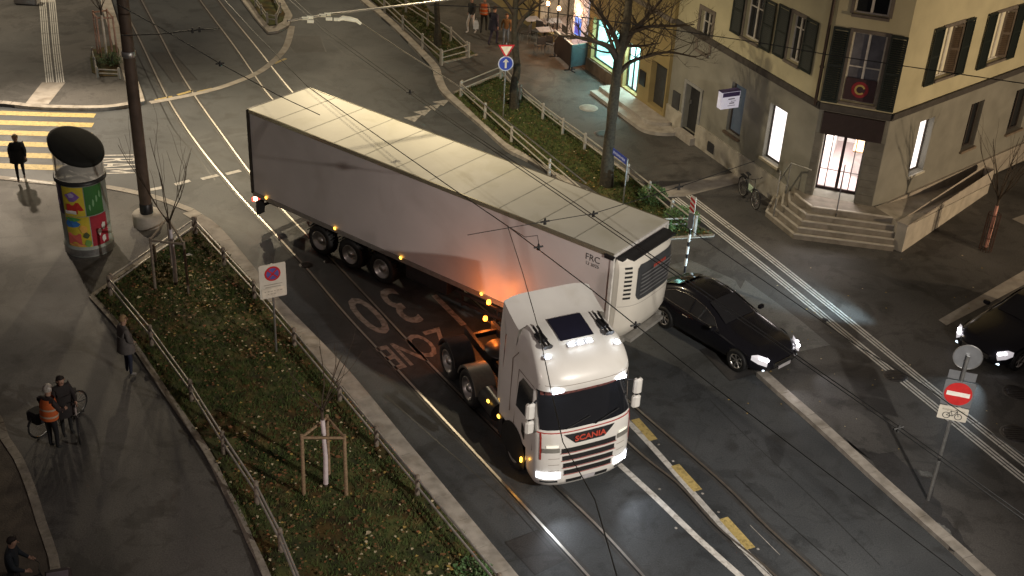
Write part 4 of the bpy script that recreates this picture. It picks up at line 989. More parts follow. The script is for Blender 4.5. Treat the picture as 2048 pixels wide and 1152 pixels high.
# ------------------------------------------------------------------ tractor unit
ty=-1.104; tr=thing('tractor_unit','white heavy tractor unit with lit roof lamps and headlights facing the lower right','truck',(2.0,22.78,0),ty)
def lerpt(T,z):
    for (a,b),(c,d) in zip(T,T[1:]):
        if z<=c: return b+(d-b)*max(0,(z-a))/(c-a)
    return T[-1][1]
XF=[(.28,-.10),(.42,-.01),(.6,0),(1.0,.0),(1.72,-.05),(1.84,-.1),(2.80,-.46),(2.84,-.24),(2.98,-.22),(3.12,-.26),(3.34,-.42),(3.52,-.66),(3.66,-.98),(3.76,-1.35),(3.84,-1.8),(3.9,-2.34)]
HW=[(.28,1.15),(.5,1.23),(1.0,1.25),(1.8,1.25),(2.8,1.18),(3.0,1.18),(3.3,1.16),(3.52,1.1),(3.66,1.02),(3.76,.92),(3.84,.8),(3.9,.66)]
def cab_pt(z,t,off=0):
    xf=lerpt(XF,z); hw=lerpt(HW,z); k=.42
    x=xf-k*(1-math.sqrt(max(0,1-abs(t)**3.2)))
    return Vector((x+off,hw*t+ (off*.6*t if abs(t)>.8 else 0),z))
def cab_ring(z,xr=-2.32):
    ts=[-1,-.99,-.965,-.92,-.85,-.75,-.6,-.4,-.2,0,.2,.4,.6,.75,.85,.92,.965,.99,1]
    rg=[cab_pt(z,t) for t in ts]; hw=lerpt(HW,z)
    return [Vector((xr,-hw*.985,z))]+rg+[Vector((xr,hw*.985,z))]
mb=MB(); zs=[1.05,1.2,1.45,1.7,1.78,1.84,2.1,2.4,2.7,2.80,2.84,2.9,2.98,3.05,3.12,3.2,3.34,3.43,3.52,3.6,3.66,3.72,3.76,3.8,3.84,3.87,3.9]
mb.loft([cab_ring(z) for z in zs],0,True,True,True)
body=_part('cab',mb,TRW,tr)
try: body.data.set_sharp_from_angle(angle=R(32))
except Exception: pass
mb=MB(); mb.loft([cab_ring(z,-.84) for z in (.28,.34,.42,.5,.6,.8,1.0,1.049)],0,True,True,True); lb=_part('bumper',mb,TRW,tr)
try: lb.data.set_sharp_from_angle(angle=R(32))
except Exception: pass
def cab_patch(mb,z0_,z1_,t0,t1,off,nz=8,nt=12,mi=0,edge=None,sm=True):
    V=[];Fc=[]
    for j in range(nz+1):
        z=z0_+(z1_-z0_)*j/nz; a,b=(t0,t1) if edge is None else edge(j/nz)
        for i in range(nt+1): V.append(cab_pt(z,a+(b-a)*i/nt,off))
    for j in range(nz):
        for i in range(nt): a=j*(nt+1)+i; Fc.append((a,a+1,a+nt+2,a+nt+1))
    mb.add(V,Fc,mi,sm)
mb=MB(); cab_patch(mb,1.88,2.79,-.93,.93,.012,8,16,0,lambda q:(-.955+.02*(1-q),.955-.02*(1-q))); ws=_part('windscreen',mb,TGL,body)
mb=MB()
for y0_,y1_ in ((-.75,-.15),(-.05,.6)):
    p=cab_pt(1.9,y0_/1.2,.03); q=cab_pt(2.1,y1_/1.2,.03); mb.tube([p,q],.012,5)
_part('wiper',mb,BLK,ws)
mb=MB(); cab_patch(mb,2.66,2.80,-.9,.9,.016,1,18); _part('sun_blind_trim',mb,mat('dark_red_trim',(.09,.02,.015),.7,0,.5,12),ws)
mb=MB(); mb.box((-.2,.35,2.02),(.03,.12,.09)); _part('dash_lamp',mb,mat('dash_glow',(1,.6,.1),.5,emit=(1,.6,.08),estr=3),ws)
q=cab_pt(2.04,.42,.03); ws.children[-1].location=(q.x+.2,q.y-.35,0)
# visor lip, joint lines
mb=MB(); cab_patch(mb,2.80,2.83,-.97,.97,.02,1,16); _part('visor_edge',mb,mat('gap_dark',(.05,.04,.04),.6),body)
mb=MB(); cab_patch(mb,3.0,3.012,-.98,.98,.006,1,18); _part('panel_gap',mb,mat('gap_grey',(.22,.18,.15),.6),body)
mb=MB(); cab_patch(mb,1.80,1.825,-.97,.97,.012,1,18); _part('red_stripe',mb,REDL,body)
# badge panel and grille
def bedge(q): e=.26+.2*q; return (-e*1.15,e*1.15)
mb=MB(); cab_patch(mb,1.50,1.76,0,0,.014,4,10,0,bedge); bpn=_part('badge_panel',mb,BLPL,body)
P_=cab_pt(1.635,0,.03); textm('SCANIA',.20,mat('badge_lettering_red',(.55,.08,.05),.4,.2),frame_M((P_.x+.005,0,1.63),(0,1,0),(-.03,0,1)),ext=.006,name='lettering',parent=bpn,bold=.006,sx=1.15)
for k in range(4):
    z=.66+k*.205; w_=.50+.055*k*.4
    mb=MB(); cab_patch(mb,z,z+.125,-w_,w_,.016,2,12); g_=_part('grille_opening',mb,BLK,body)
    mb=MB(); cab_patch(mb,z-.018,z,-w_-.02,w_+.02,.024,1,12); _part('grille_trim',mb,REDL,g_)
for s in(-1,1):
    for k in range(5):
        z=.62+k*.17; a,b=sorted((s*.6,s*.80)); mb=MB(); cab_patch(mb,z,z+.012,a,b,.008,1,6); _part('panel_gap',mb,MATS['gap_grey'],body)
    mb=MB(); a,b=sorted((s*.60,s*.9)); cab_patch(mb,1.30,1.42,a,b,.014,2,6); _part('lamp_housing',mb,mat('lamp_grey',(.3,.29,.26),.3,.4),body)
    mb=MB(); a,b=sorted((s*.63,s*.84)); cab_patch(mb,1.44,1.50,a,b,.016,2,6); q=_part('upper_lamp',mb,mat('small_lamp_glow',(.8,.8,.7),.4,emit=(1,.95,.8),estr=.5),body)
    mb=MB(); a,b=sorted((s*.57,s*.975)); cab_patch(mb,.56,.74,a,b,.02,3,8,0,(lambda q,a=a,b=b,s=s:(a,b) ));hl_=_part('headlight',mb,mat('truck_headlight_lens',(.8,.82,.85),.15,emit=(.86,.92,1),estr=2.2),body)
    for t_ in (.66,.82):
        p_=cab_pt(.65,s*t_,.02); mb=MB(); mb.lathe([(0,-.02),(.05,-.015),(.07,0),(.05,.02),(0,.03)],14,0,c=tuple(p_),axis='X'); _part('bulb',mb,HLW,hl_)
    mb=MB(); a,b=sorted((s*.62,s*.93)); cab_patch(mb,.44,.50,a,b,.012,1,6);_part('fog_lamp',mb,GLD,body)
    mb=MB(); cab_patch(mb,1.1,1.82,s*.925-.012,s*.925+.012,.012,6,2);_part('red_stripe',mb,REDL,body)
mb=MB(); cab_patch(mb,.40,.50,-.45,.45,.012,1,10); _part('lower_intake',mb,BLK,body)
mb=MB(); cab_patch(mb,.40,.52,-.12,.17,.02,1,4); _part('number_plate',mb,mat('plate_white',(.5,.48,.5),.5),body)
# roof lamps, hatch, horns
def roof_at(x,y):    # height of the cab roof at x
    z=3.0
    zz=3.0
    while zz<3.9:
        t=min(.999,abs(y)/lerpt(HW,zz))
        if cab_pt(zz,t).x<x: break
        zz+=.005
    return zz
mb=MB(); hp=[]
for x in [-1.0-.72*i/5 for i in range(6)]:
    w_=.42 if i not in(0,) else .42
    hp.append([Vector((x,y,max(roof_at(x,y),roof_at(x,0)-.0)+.03)) for y in [-.43+.86*k/6 for k in range(7)]])
V=[p for r in hp for p in r]; mb.add(V,[(j*7+i,j*7+i+1,j*7+i+8,j*7+i+7) for j in range(5) for i in range(6)],0,True)
_part('roof_hatch',mb,mat('roof_hatch_glass',(.012,.012,.025),.35,0,.05),body)
for i,y in enumerate((-.88,-.23,0,.23,.9)):
    x=-.86 if abs(y)<.5 else -.74; z=roof_at(x,y)
    mb=MB(); mb.bbox((0,0,.02),(.14,.2,.05),.01); q=_part('roof_lamp',mb,mat('lamp_base_white',(.6,.6,.62),.3),body); q.location=(x,y,z)
    mb=MB(); mb.lathe([(0,.0),(.055,.01),(.06,.05),(.04,.075),(0,.08)],12); r2=_part('lamp_lens',mb,HLW,q); r2.location=(.02,0,.03)
    lamp('roof_lamp_light','POINT',tuple(tr.matrix_basis@Vector((x+.16,y,z+.1))),.2,(.8,.88,1),.04)
for y in (-.8,.82):
    mb=MB(); z=roof_at(-.62,y); 
    p=cab_pt(2.9,y/1.18,.0); mb.box((p.x+.02,p.y,2.88),(.06,.26,.07)); _part('visor_lamp',mb,HLW,body)
for y in (-.86,.72):
    q=thing_=None
    for dy in (0,.1):
        z=roof_at(-1.1,y); mb=MB(); mb.tube([(-1.55,y+dy,roof_at(-1.6,y)+.09),(-1.1,y+dy,z+.1),(-.93,y+dy,roof_at(-.95,y)+.13),(-.86,y+dy,roof_at(-.9,y)+.13)],[.03,.025,.035,.07],8); _part('air_horn',mb,BLKM,body)
    mb=MB(); mb.box((-1.25,y+.05,roof_at(-1.25,y)+.04),(.3,.2,.08)); _part('horn_bracket',mb,BLPL,body)
# wind deflector on the roof
mb=MB(); V=[];NX,NY=8,12
for i in range(NX+1):
    x=-1.75-(.85)*i/NX; h=.03+.30*(i/NX)**1.3; 
    for j in range(NY+1):
        y=-1.12+2.24*j/NY; e=(abs(y)/1.12)**6
        V.append((x,y,3.80+h-.12*e-.0*i))
mb.add(V,[(i*(NY+1)+j,i*(NY+1)+j+1,(i+1)*(NY+1)+j+1,(i+1)*(NY+1)+j) for i in range(NX) for j in range(NY)],0,True)
# sides of the deflector
for s in(-1,1):
    V=[]
    for i in range(NX+1):
        x=-1.75-.85*i/NX; h=.03+.30*(i/NX)**1.3; V+= [(x,s*1.12,3.68+h),(x,s*1.17,3.3)]
    mb.add(V,[(2*i,2*i+1,2*i+3,2*i+2) for i in range(NX)],0,True)
    mb.add([(-2.6,s*1.12,3.98),(-2.6,s*1.17,3.3),(-2.6,s*1.17,1.3),(-2.33,s*1.22,1.3),(-2.3,s*1.18,3.3)],[(0,1,4),(1,2,3,4)],0)
_part('wind_deflector',mb,TRW,tr)
# side windows, door seams, mirrors
for s in(-1,1):
    mb=MB()
    def sp(x,z,o=.01): return Vector((x,s*(lerpt(HW,z)+o),z))
    mb.add([sp(-.62,1.86),sp(-1.42,1.86),sp(-1.42,2.5),sp(-1.25,2.72),sp(-.74,2.72)],[(0,1,2,3,4)],0); w_=_part('side_window',mb,TGL,body)
    mb=MB()
    for a_,b_ in (((-.50,.0,1.2),(-.56,0,2.8)),((-1.5,0,1.2),(-1.5,0,2.8)),((-.56,0,2.8),(-1.5,0,2.8))):
        mb.tube([sp(a_[0],a_[2],.002),sp(b_[0],b_[2],.002)],.008,4)
    mb.tube([sp(-1.75,1.5,.0),sp(-1.85,2.9,.0),sp(-1.6,3.2,0)],.012,4)
    _part('door_seam',mb,MATS['gap_grey'],body)
    mb=MB(); mb.add([sp(-.9,1.2,.012),sp(-1.06,1.35,.012),sp(-1.06,1.62,.012),sp(-.9,1.5,.012)],[(0,1,2,3)]); _part('side_air_inlet',mb,BLK,body)
    # mirrors
    for za,zb in ((1.78,2.14),(2.18,2.62)):
        mb=MB(); mb.bbox((-.42,s*1.40,(za+zb)/2),(.15,.22,zb-za),.05); q=_part('mirror',mb,TRW,body)
    for za in (1.85,2.55): mb=MB(); mb.tube([(-.55,s*1.18,za),(-.42,s*1.36,za)],.03,6); _part('mirror_arm',mb,BLPL,body)
    # wheel arch
    mb=MB(); n=20; V=[(-1.45,s*1.262,.3)]+[(-1.45+.66*math.cos(R(-12+204*k/n)),s*1.262,.56+.72*math.sin(R(-12+204*k/n))) for k in range(n+1)]
    mb.add(V,[(0,k+1,k+2) for k in range(n)]); _part('wheel_arch',mb,BLK,body)
    mb=MB(); mb.box((-2.2,s*1.1,.75),(.22,.3,.6)); mb.box((-.98,s*1.12,.55),(.3,.25,.1)); _part('step_box',mb,BLPL,tr)
    mb=MB(); mb.bbox((0,0,0),(.1,.05,.08),.01); q=_part('marker_lamp',mb,AMB,tr); q.location=(-2.28,s*1.26,.95)
    mb=MB(); mb.bbox((0,0,0),(.09,.05,.07),.01); q=_part('marker_lamp',mb,AMB,tr); q.location=(-2.95,s*1.24,.95)
    wheel(tr,-1.45,s*1.08,.52,.52,.34,s)
    for hx in (-4.2,-5.55):
        wheel(tr,hx,s*.98,.52,.52,.56,s)
    for hx,m_ in ((-4.2,mat('mudguard_grey',(.13,.12,.1),.45,0,.15,9)),(-5.55,BLPL)):
        mb=MB(); V=[]; n=14
        for k in range(n+1):
            a=R(12+156*k/n)
            for y in (s*1.27,s*.68): V.append((hx+.62*math.cos(a),y,.52+.62*math.sin(a)))
        mb.add(V,[(2*k,2*k+1,2*k+3,2*k+2) for k in range(n)],0,True)
        V=[]
        for k in range(n+1):
            a=R(12+156*k/n)
            for rr in (.62,.56): V.append((hx+rr*math.cos(a),s*1.27,.52+rr*math.sin(a)))
        mb.add(V,[(2*k,2*k+1,2*k+3,2*k+2) for k in range(n)],0)
        _part('mudguard',mb,m_,tr)
    mb=MB(); mb.tube([(-2.7,s*1.0,.72),(-3.5,s*1.0,.72)],.27,20); _part('fuel_tank',mb,mat('tank_dark',(.06,.06,.06),.3,.6),tr)
mb=MB(); mb.bbox((0,0,0),(.06,.05,.14),.01); q=_part('marker_lamp',mb,AMB,tr); q.location=(-.93,-1.28,.62)
mb=MB()
for s in(-1,1): mb.box((-4.2,s*.4,.86),(4.2,.09,.26))
for k in range(5): mb.box((-2.6-k*.85,0,.84),(.1,.8,.14))
_part('chassis_frame',mb,BLPL,tr)
mb=MB(); mb.lathe([(.48,0),(.5,.03),(.5,.07),(.1,.08)],24,0,c=(-4.75,0,1.05)); mb.box((-4.75,0,1.0),(.5,.9,.1)); _part('fifth_wheel',mb,mat('greasy_steel',(.05,.045,.04),.35,.5),tr)
mb=MB(); mb.box((-2.62,-.6,1.5),(.25,.3,1.3)); mb.tube([(-2.6,.6,1.0),(-2.6,.6,2.6)],.09,12); mb.box((-2.95,0,1.02),(.8,.8,.05)); _part('rear_equipment',mb,BLPL,tr)
for k in range(3):
    mb=MB(); pts=[(-2.5,-.2+.2*k,2.0),(-2.8,-.25+.2*k,1.5),(-3.1,-.1+.15*k,1.35),(-3.3,.2+.1*k,1.8)]; mb.tube(smooth_line(pts,4),.02,6); _part('air_hose',mb,mat('hose_red',(.3,.04,.03),.5) if k==0 else BLK,tr)
# amber flashing lamps behind the cab
_q=min(((abs(PJ(tt.matrix_basis@Vector((x/20,-1.3,1.3)))[0]-1000),x/20) for x in range(150,272)))[1]
_w=tt.matrix_basis@Vector((_q,-1.3,1.3)); _m=tr.matrix_basis.inverted()
for i,(dz_,dn,pw) in enumerate(((.12,.5,42),(-.35,.62,30))):
    lw=_w-lf*dn+Vector((0,0,dz_)); l_=_m@lw
    mb=MB(); mb.lathe([(.05,-.05),(.065,-.02),(.055,.06),(0,.08)],12); q=_part('beacon_lamp',mb,mat('beacon_amber',(1,.35,.05),.4,emit=(1,.3,.03),estr=7),tr); q.location=l_
    mb=MB(); mb.tube([(0,0,-.05),(.3,.3,-.15),(.35,.5,-.6-dz_)],.02,6); q2=_part('lamp_bracket',mb,BLPL,q)
    lamp('beacon_light','POINT',tuple(lw-lf*.1),pw,(1,.22,.03),.1)
lamp('amber_marker_glow','POINT',tuple(tr.matrix_basis@Vector((-.93,-1.42,.55))),1.5,(1,.45,.05),.04)
for s in(-1,1):
    a=tr.matrix_basis@Vector((.12,s*.95,.64)); b=tr.matrix_basis@Vector((9,s*1.6,-.4)); lamp('truck_headlight','SPOT',tuple(a),70,(.84,.91,1),.06,tuple(b),95,.9)
# ------------------------------------------------------------------ cars
CARP=mat('black_car_paint',(.008,.008,.011),.22,0,.05,coat=.35,spec=.35)
CGL=mat('car_glass',(.02,.02,.022),.06,0,.05)
def car(label,loc,yaw,Lc=4.75,Wc=1.86,H=1.42,style='fastback'):
    t=thing('parked_car' if style=='x' else 'car',label,'car',loc,yaw)
    h=Wc/2
    # stations: x from front(0) to rear(-Lc): zb, zs, hw, zr, hr
    S=[(0.0,.34,.50,.52,.56,.40),(-.10,.24,.58,.72,.66,.56),(-.35,.20,.66,.86,.76,.66),(-.8,.18,.74,.92,.86,.70),(-1.4,.18,.82,.94,.93,.72),(-1.75,.18,.86,.94,.99,.70),(-2.1,.18,.88,.94,1.16,.64),(-2.5,.18,.89,.94,1.32,.60),(-2.9,.18,.90,.94,1.40,.58),(-3.3,.18,.91,.94,1.41,.57),(-3.7,.19,.93,.94,1.36,.56),(-4.1,.21,.95,.92,1.22,.58),(-4.45,.26,.95,.87,1.04,.66),(-4.65,.32,.90,.76,.96,.60),(-4.75,.42,.78,.60,.84,.45)]
    sx=Lc/4.75; sh=H/1.42
    def sec(st):
        x,zb,zs,hw,zr,hr=st; x*=sx; hw*=h/.94; hr*=h/.94; zs*=sh; zr*=sh
        half=[(0,zb),(hw*.8,zb),(hw*.97,zb+.08),(hw,zb+(zs-zb)*.5),(hw*.985,zs-.05),(hw*.93,zs),(hr+(hw*.93-hr)*.12,zr-.07*(zr-zs)-.02),(hr*.8,zr),(0,zr+.02)]
        pts=[Vector((x,-a,b)) for a,b in half]+[Vector((x,a,b)) for a,b in reversed(half[1:-1])]
        return pts
    mb=MB(); mb.loft([sec(s) for s in S],0,True,True,True); b=_part('body',mb,CARP,t); md=b.modifiers.new('s','SUBSURF'); md.levels=md.render_levels=2
    # windows
    def gp_(i,f,side,o=.012):
        x,zb,zs,hw,zr,hr=S[i]; hw*=h/.94; hr*=h/.94; zs*=sh; zr*=sh
        a=Vector((x*sx,hw*.93,zs+.005)); c=Vector((x*sx,hr+(hw*.93-hr)*.12,zr-.07*(zr-zs)-.02)); p=a.lerp(c,f); return Vector((p.x,(p.y+o)*side,p.z+o*.4))
    for side in(-1,1):
        mb=MB(); idx=[5,6,7,8,9,10,11]; top=[.12,.84,.88,.86,.84,.8,.45]
        V=[gp_(i,.08,side) for i in idx]+[gp_(i,f,side) for i,f in zip(idx,top)]; n=len(idx)
        mb.add(V,[(k,k+1,n+k+1,n+k) for k in range(n-1)],0,True); w_=_part('side_window',mb,CGL,b)
        mb=MB(); mb.tube([gp_(i,.05,side,.02) for i in idx]+[gp_(i,f+.04,side,.02) for i,f in reversed(list(zip(idx,top)))],.008,5); _part('window_trim',mb,CHROME,w_)
        mb=MB(); p=gp_(8,.1,side,.02); q=gp_(8,.85,side,.02); mb.tube([p,q],.02,4); _part('pillar',mb,CARP,w_)
        mb=MB(); mb.bbox((0,0,0),(.12,.2,.13),.03); q=_part('mirror',mb,CARP,b); q.location=(-1.85*sx,side*(h+.08),.98*sh)
        mb=MB(); mb.bbox((0,0,0),(.2,.02,.035),.008); q=_part('door_handle',mb,CHROME,b); q.location=(-3.0*sx,side*(h+.0),.80*sh)
        for wx in (-.92,-.92-2.87):
            mb=MB(); n=18; V=[(0,0,-.2)]+[(.375*math.cos(R(180*k/n)),0,.375*math.sin(R(180*k/n))) for k in range(n+1)]
            mb.add(V,[(0,k+1,k+2) for k in range(n)]); q=_part('wheel_arch',mb,BLK,b); q.location=(wx*sx,side*(h*.985),.34)
            wheel(t,wx*sx,side*(h-.09),.34,.335,.22,side,spokes=7 if style!='x' else 5,truck=False)
        mb=MB(); a_=side
        V=[Vector((-.10*sx,a_*.66,.60)),Vector((-.30*sx,a_*.80,.645)),Vector((-.52*sx,a_*.865,.70)),Vector((-.40*sx,a_*.74,.735)),Vector((-.16*sx,a_*.56,.675))]
        V=[v+Vector((.05,0.02*a_,.03)) for v in V]; lo=[v-Vector((0,0,.14)) for v in V]
        mb.add(V+lo,[(0,1,2,3,4),(0,5,6,1),(1,6,7,2),(4,9,5,0)],0); hl_=_part('headlight',mb,mat('car_headlight_lens',(.5,.5,.52),.15,emit=(1,.93,.97),estr=.45),b)
        for bx_,by_,br_ in ((-.14,.66,.055),(-.26,.755,.045)):
            mb=MB(); mb.lathe([(0,-br_*.9),(br_*.8,-br_*.5),(br_,0),(br_*.8,br_*.5),(0,br_*.9)],12,0,c=(bx_*1.0+.06,a_*by_,.675+(.03 if br_<.05 else 0))); _part('bulb',mb,mat('car_bulb_lit',(1,1,1),.3,emit=(1,.95,1),estr=14),hl_)
        mb=MB(); mb.bbox((0,0,0),(.06,.24,.1),.01); q=_part('tail_lamp',mb,RLAMP,b); q.location=(-4.66*sx,side*.62,.78*sh)
        mb=MB(); mb.bbox((0,0,0),(.05,.2,.05),.01); q=_part('fog_lamp',mb,mat('fog_lamp_glow',(.9,.95,1),.3,emit=(.7,.85,1),estr=2),b); q.location=(-.14*sx,side*.62,.34)
    # windscreen and rear screen
    for idx in ((5,6,7),(10,11,12)):
        mb=MB(); rows=[]
        for i in idx:
            x,zb,zs,hw,zr,hr=S[i]; hr*=h/.94; zr*=sh; rows.append([Vector((x*sx,hr*f,zr+.02+.03*(1-abs(f))) ) for f in (-.85,-.4,0,.4,.85)])
        V=[p for r in rows for p in r]; mb.add(V,[(j*5+i,j*5+i+1,j*5+i+6,j*5+i+5) for j in range(2) for i in range(4)],0,True); _part('windscreen' if idx[0]==5 else 'rear_screen',mb,CGL,b)
    mb=MB(); mb.bbox((-.0,0,.47),(.05,.9,.13),.02); g_=_part('grille',mb,BLK,b)
    mb=MB(); 
    for z in (.43,.47,.51): mb.box((.03,0,z),(.01,.84,.012))
    mb.box((.03,0,.54),(.012,.86,.014)); _part('grille_bars',mb,CHROME,g_)
    mb=MB(); mb.box((.035,0,.36),(.012,.5,.1)); _part('number_plate',mb,MATS['plate_white'],b)
    return t
a=G(1326,655); b_=G(1470,742); hd=(b_-a); hd.z=0; hd.normalize(); cy=math.atan2(hd.y,hd.x); wl=(b_-a).length; print('car wb',wl)
sxc=wl/2.87; left=Vector((-hd.y,hd.x,0))
front=b_+hd*(.92*sxc)+left*(.93-.02); c1=car('black coupe with lit headlights driving beside the front end of the white trailer',(front.x,front.y,0),cy,4.75*sxc,1.88,1.40)
for s in(-1,1):
    p=front+left*s*.62+hd*.12+Vector((0,0,.64)); q=p+hd*9+Vector((0,0,-1.1)); lamp('car_headlight_beam','SPOT',tuple(p),45,(.95,.93,1),.05,tuple(q),80,.9)
# second car at the right edge
p1=G(1925,668,.66); p2=G(2005,712,.66); ac=(p2-p1); ac.z=0; ac.normalize(); hd2=Vector((ac.y,-ac.x,0)); 
if hd2.x>0: hd2=-hd2
fc=(p1+p2)/2+hd2*.28; 
c2=car('black car with a bright headlight entering from the side street at the right edge',(fc.x,fc.y,PV),math.atan2(hd2.y,hd2.x),4.3,1.8,1.46,'x')
q=p1+hd2*.35-ac*.3
lamp('side_car_headlight_beam','SPOT',(q.x,q.y,.75),5200,(.6,.85,1),.04,(3.0,36.6,1.5),44,.9)
q=p2+hd2*.25
lamp('side_car_headlight_beam','SPOT',(q.x,q.y,.72),120,(.7,.88,1),.05,(q.x+hd2.x*6,q.y+hd2.y*6,-.1),70,.7)
# ================================================================== STREET FURNITURE
def fence(name,label,toppx,h,posts_every=2.0,m=GALVD,pm=WOODP,rails=2,closed=False,z0=PV,ends=True,rr=.028,grp=None,low=None):
    P=[G(u,v,z0+h) for u,v in toppx]; P=[Vector((p.x,p.y,z0)) for p in P]
    c=P[0]; t=thing(name,label,'fence',tuple(c),0,grp); t['worldspace']=1
    for k in range(rails):
        z=h-.03-k*(h*.42); mb=MB()
        for a,b in zip(P[:-1],P[1:]):
            n=max(1,round((b-a).length/3.5))
            for j in range(n):
                p=a.lerp(b,j/n+ .002); q=a.lerp(b,(j+1)/n-.002); mb.tube([p+Vector((0,0,z+rnd.uniform(-.01,.01))),q+Vector((0,0,z+rnd.uniform(-.01,.01)))],rr,8)
        part('rail',mb,m,t)
    for i,(a,b) in enumerate(zip(P[:-1],P[1:])):
        L_=(b-a).length; n=max(1,round(L_/posts_every)); d=(b-a).normalized(); o=Vector((-d.y,d.x,0))*0
        for j in range(n+(1 if i==len(P)-2 else 0)):
            p=a.lerp(b,j/n); mb=MB(); mb.tube([p-Vector((0,0,.05)),p+Vector((0,0,h+.05)),p+Vector((0,0,h+.08))],[.06,.055,.035],10); part('post',mb,pm,t)
    return t
fence('bed_fence','two rail steel fence between the lower left grass bed and the road',[(390,438),(507,565),(679,768),(835,955),(999,1152),(1060,1224)],.55,2.6)
fence('bed_fence','two rail steel fence between the lower left grass bed and the dark path',[(217,556),(300,655),(380,764),(445,868),(512,968),(560,1062),(600,1160),(640,1250)],.6,2.6)
fence('bed_fence','short two rail fence across the narrow upper end of the lower left bed',[(221,552),(386,438)],.55,2.2)
WP=mat('white_painted_post',(.33,.31,.27),.7,0,.15,6)
fence('verge_fence','two rail fence along the road side of the middle grass bed',[(922,166),(1024,256),(1100,322),(1172,383),(1260,430)],.62,2.4,WP,WP)
fence('verge_fence','two rail fence along the pavement side of the middle grass bed',[(1004,128),(1041,172),(1087,210),(1127,240),(1171,270),(1211,300),(1257,332),(1300,366),(1345,404),(1392,440)],.62,2.6,WP,WP)
fence('verge_fence','short fence across the upper end of the middle grass bed',[(924,164),(1002,132)],.62,2.2,WP,WP)
fence('verge_fence','short white fence piece at the pointed lower end of the middle bed',[(1300,437),(1393,435)],.45,1.6,WP,WP)
fence('upper_fence','two rail fence along the road side of the upper grass bed',[(690,-70),(769,0),(845,70),(882,101)],.62,2.4,WP,WP)
fence('upper_fence','two rail fence along the cafe side of the upper grass bed',[(770,-26),(812,0),(902,57),(934,86)],.62,2.4,WP,WP)
fence('upper_fence','short fence across the lower end of the upper grass bed',[(884,103),(938,88)],.62,2,WP,WP)
fence('island_fence','low two rail fence around the tip of the top traffic island',[(500,-20),(534,28),(552,30),(560,8),(540,-30)],.45,1.5,WP,WP)
fence('corner_fence','tiny white rail fence around the small planted corner of the tram stop',[(184,99),(193,137),(237,139)],.4,1.0,WP,WP)
# --- catenary mast
g=G(296,448,PV); ms=thing('catenary_mast','tall dark brown steel mast on a round concrete footing between column and young tree','mast',(g.x,g.y,PV))
mb=MB(); mb.lathe([(.19,.35),(.185,4),(.17,8),(.15,13),(.0,13.02)],24); _part('pole',mb,mat('mast_brown',(.10,.072,.055),.6,.2,.2,3,.15,15),ms)
mb=MB(); mb.lathe([(.46,-.1),(.46,.36),(.42,.42),(.2,.42)],24); _part('footing',mb,CONC,ms)
mb=MB(); mb.lathe([(.205,.42),(.205,.75),(.195,.76)],24); _part('collar',mb,BLKM,ms)
for z in (5.6,8.9):
    mb=MB(); mb.lathe([(.2,z),(.21,z+.02),(.21,z+.16),(.19,z+.18)],24,caps=False); _part('clamp_band',mb,GALV,ms)
# --- advertising column
g=G(180,492,PV); ht=HZ((180,492),352); print('column drum',ht)
ac_=thing('advertising_column','round advertising column with colourful posters, glass neck and slanted black top','advertising column',(g.x,g.y,PV),0)
CR=.70; DH=ht-PV
mb=MB(); mb.lathe([(CR+.03,0),(CR+.03,.28),(CR,.3),(CR,DH),(CR+.05,DH+.01),(CR+.05,DH+.1),(CR-.03,DH+.02)],48,caps=False); _part('drum',mb,mat('column_pale_green',(.33,.37,.33),.6,0,.1,4),ac_)
mb=MB(); mb.lathe([(CR+.036,.02),(CR+.036,.24)],48,caps=False); _part('steel_base_ring',mb,GALV,ac_)
mb=MB(); mb.lathe([(CR+.055,DH+.0),(CR+.055,DH+.12),(CR-.04,DH+.12),(CR-.06,DH-.0),(.01,DH-.0)],48,caps=False); rim_=_part('top_rim',mb,BLPL,ac_)
mb=MB(); mb.box((0,0,DH+.03),(CR*1.8,.05,.04),0,R(35)); mb.box((0,0,DH+.03),(CR*1.8,.05,.04),0,R(-30)); _part('cross_beam',mb,mat('beam_grey',(.12,.12,.11),.5),ac_)
# glass neck with slanted top
top=lambda a: DH+.92-.26*math.cos(a)+.16*math.sin(a)
mb=MB(); n=48; V=[];CR2=CR+.01
for k in range(n):
    a=2*math.pi*k/n; V+=[(CR2*math.cos(a),CR2*math.sin(a),DH+.12),(CR2*math.cos(a),CR2*math.sin(a),top(a))]
mb.add(V,[(2*k,(2*k+2)%(2*n),(2*k+3)%(2*n),2*k+1) for k in range(n)],0,True)
_part('glass_neck',mb,mat('neck_glass',(.8,.78,.7),.15,0,.05,4,alpha=.5),ac_)
mb=MB()
for k in range(6):
    a=2*math.pi*k/6+.2; mb.tube([((CR2-.05)*math.cos(a),(CR2-.05)*math.sin(a),DH+.05),((CR2-.05)*math.cos(a),(CR2-.05)*math.sin(a),top(a))],.018,6)
_part('neck_strut',mb,BLPL,ac_)
mb=MB(); rg=[]
for r_,dz_ in ((CR+.06,-.03),(CR+.08,0),(CR+.08,.1),(CR+.0,.13),(.01,.14)):
    rg.append([Vector((r_*math.cos(2*math.pi*k/n),r_*math.sin(2*math.pi*k/n),DH+.92-.26*(r_/CR)*math.cos(2*math.pi*k/n)+.16*(r_/CR)*math.sin(2*math.pi*k/n)+dz_)) for k in range(n)])
mb.loft(rg,0,True,True,True); _part('slanted_top',mb,mat('top_black_felt',(.008,.009,.007),.85,0,.1),ac_)
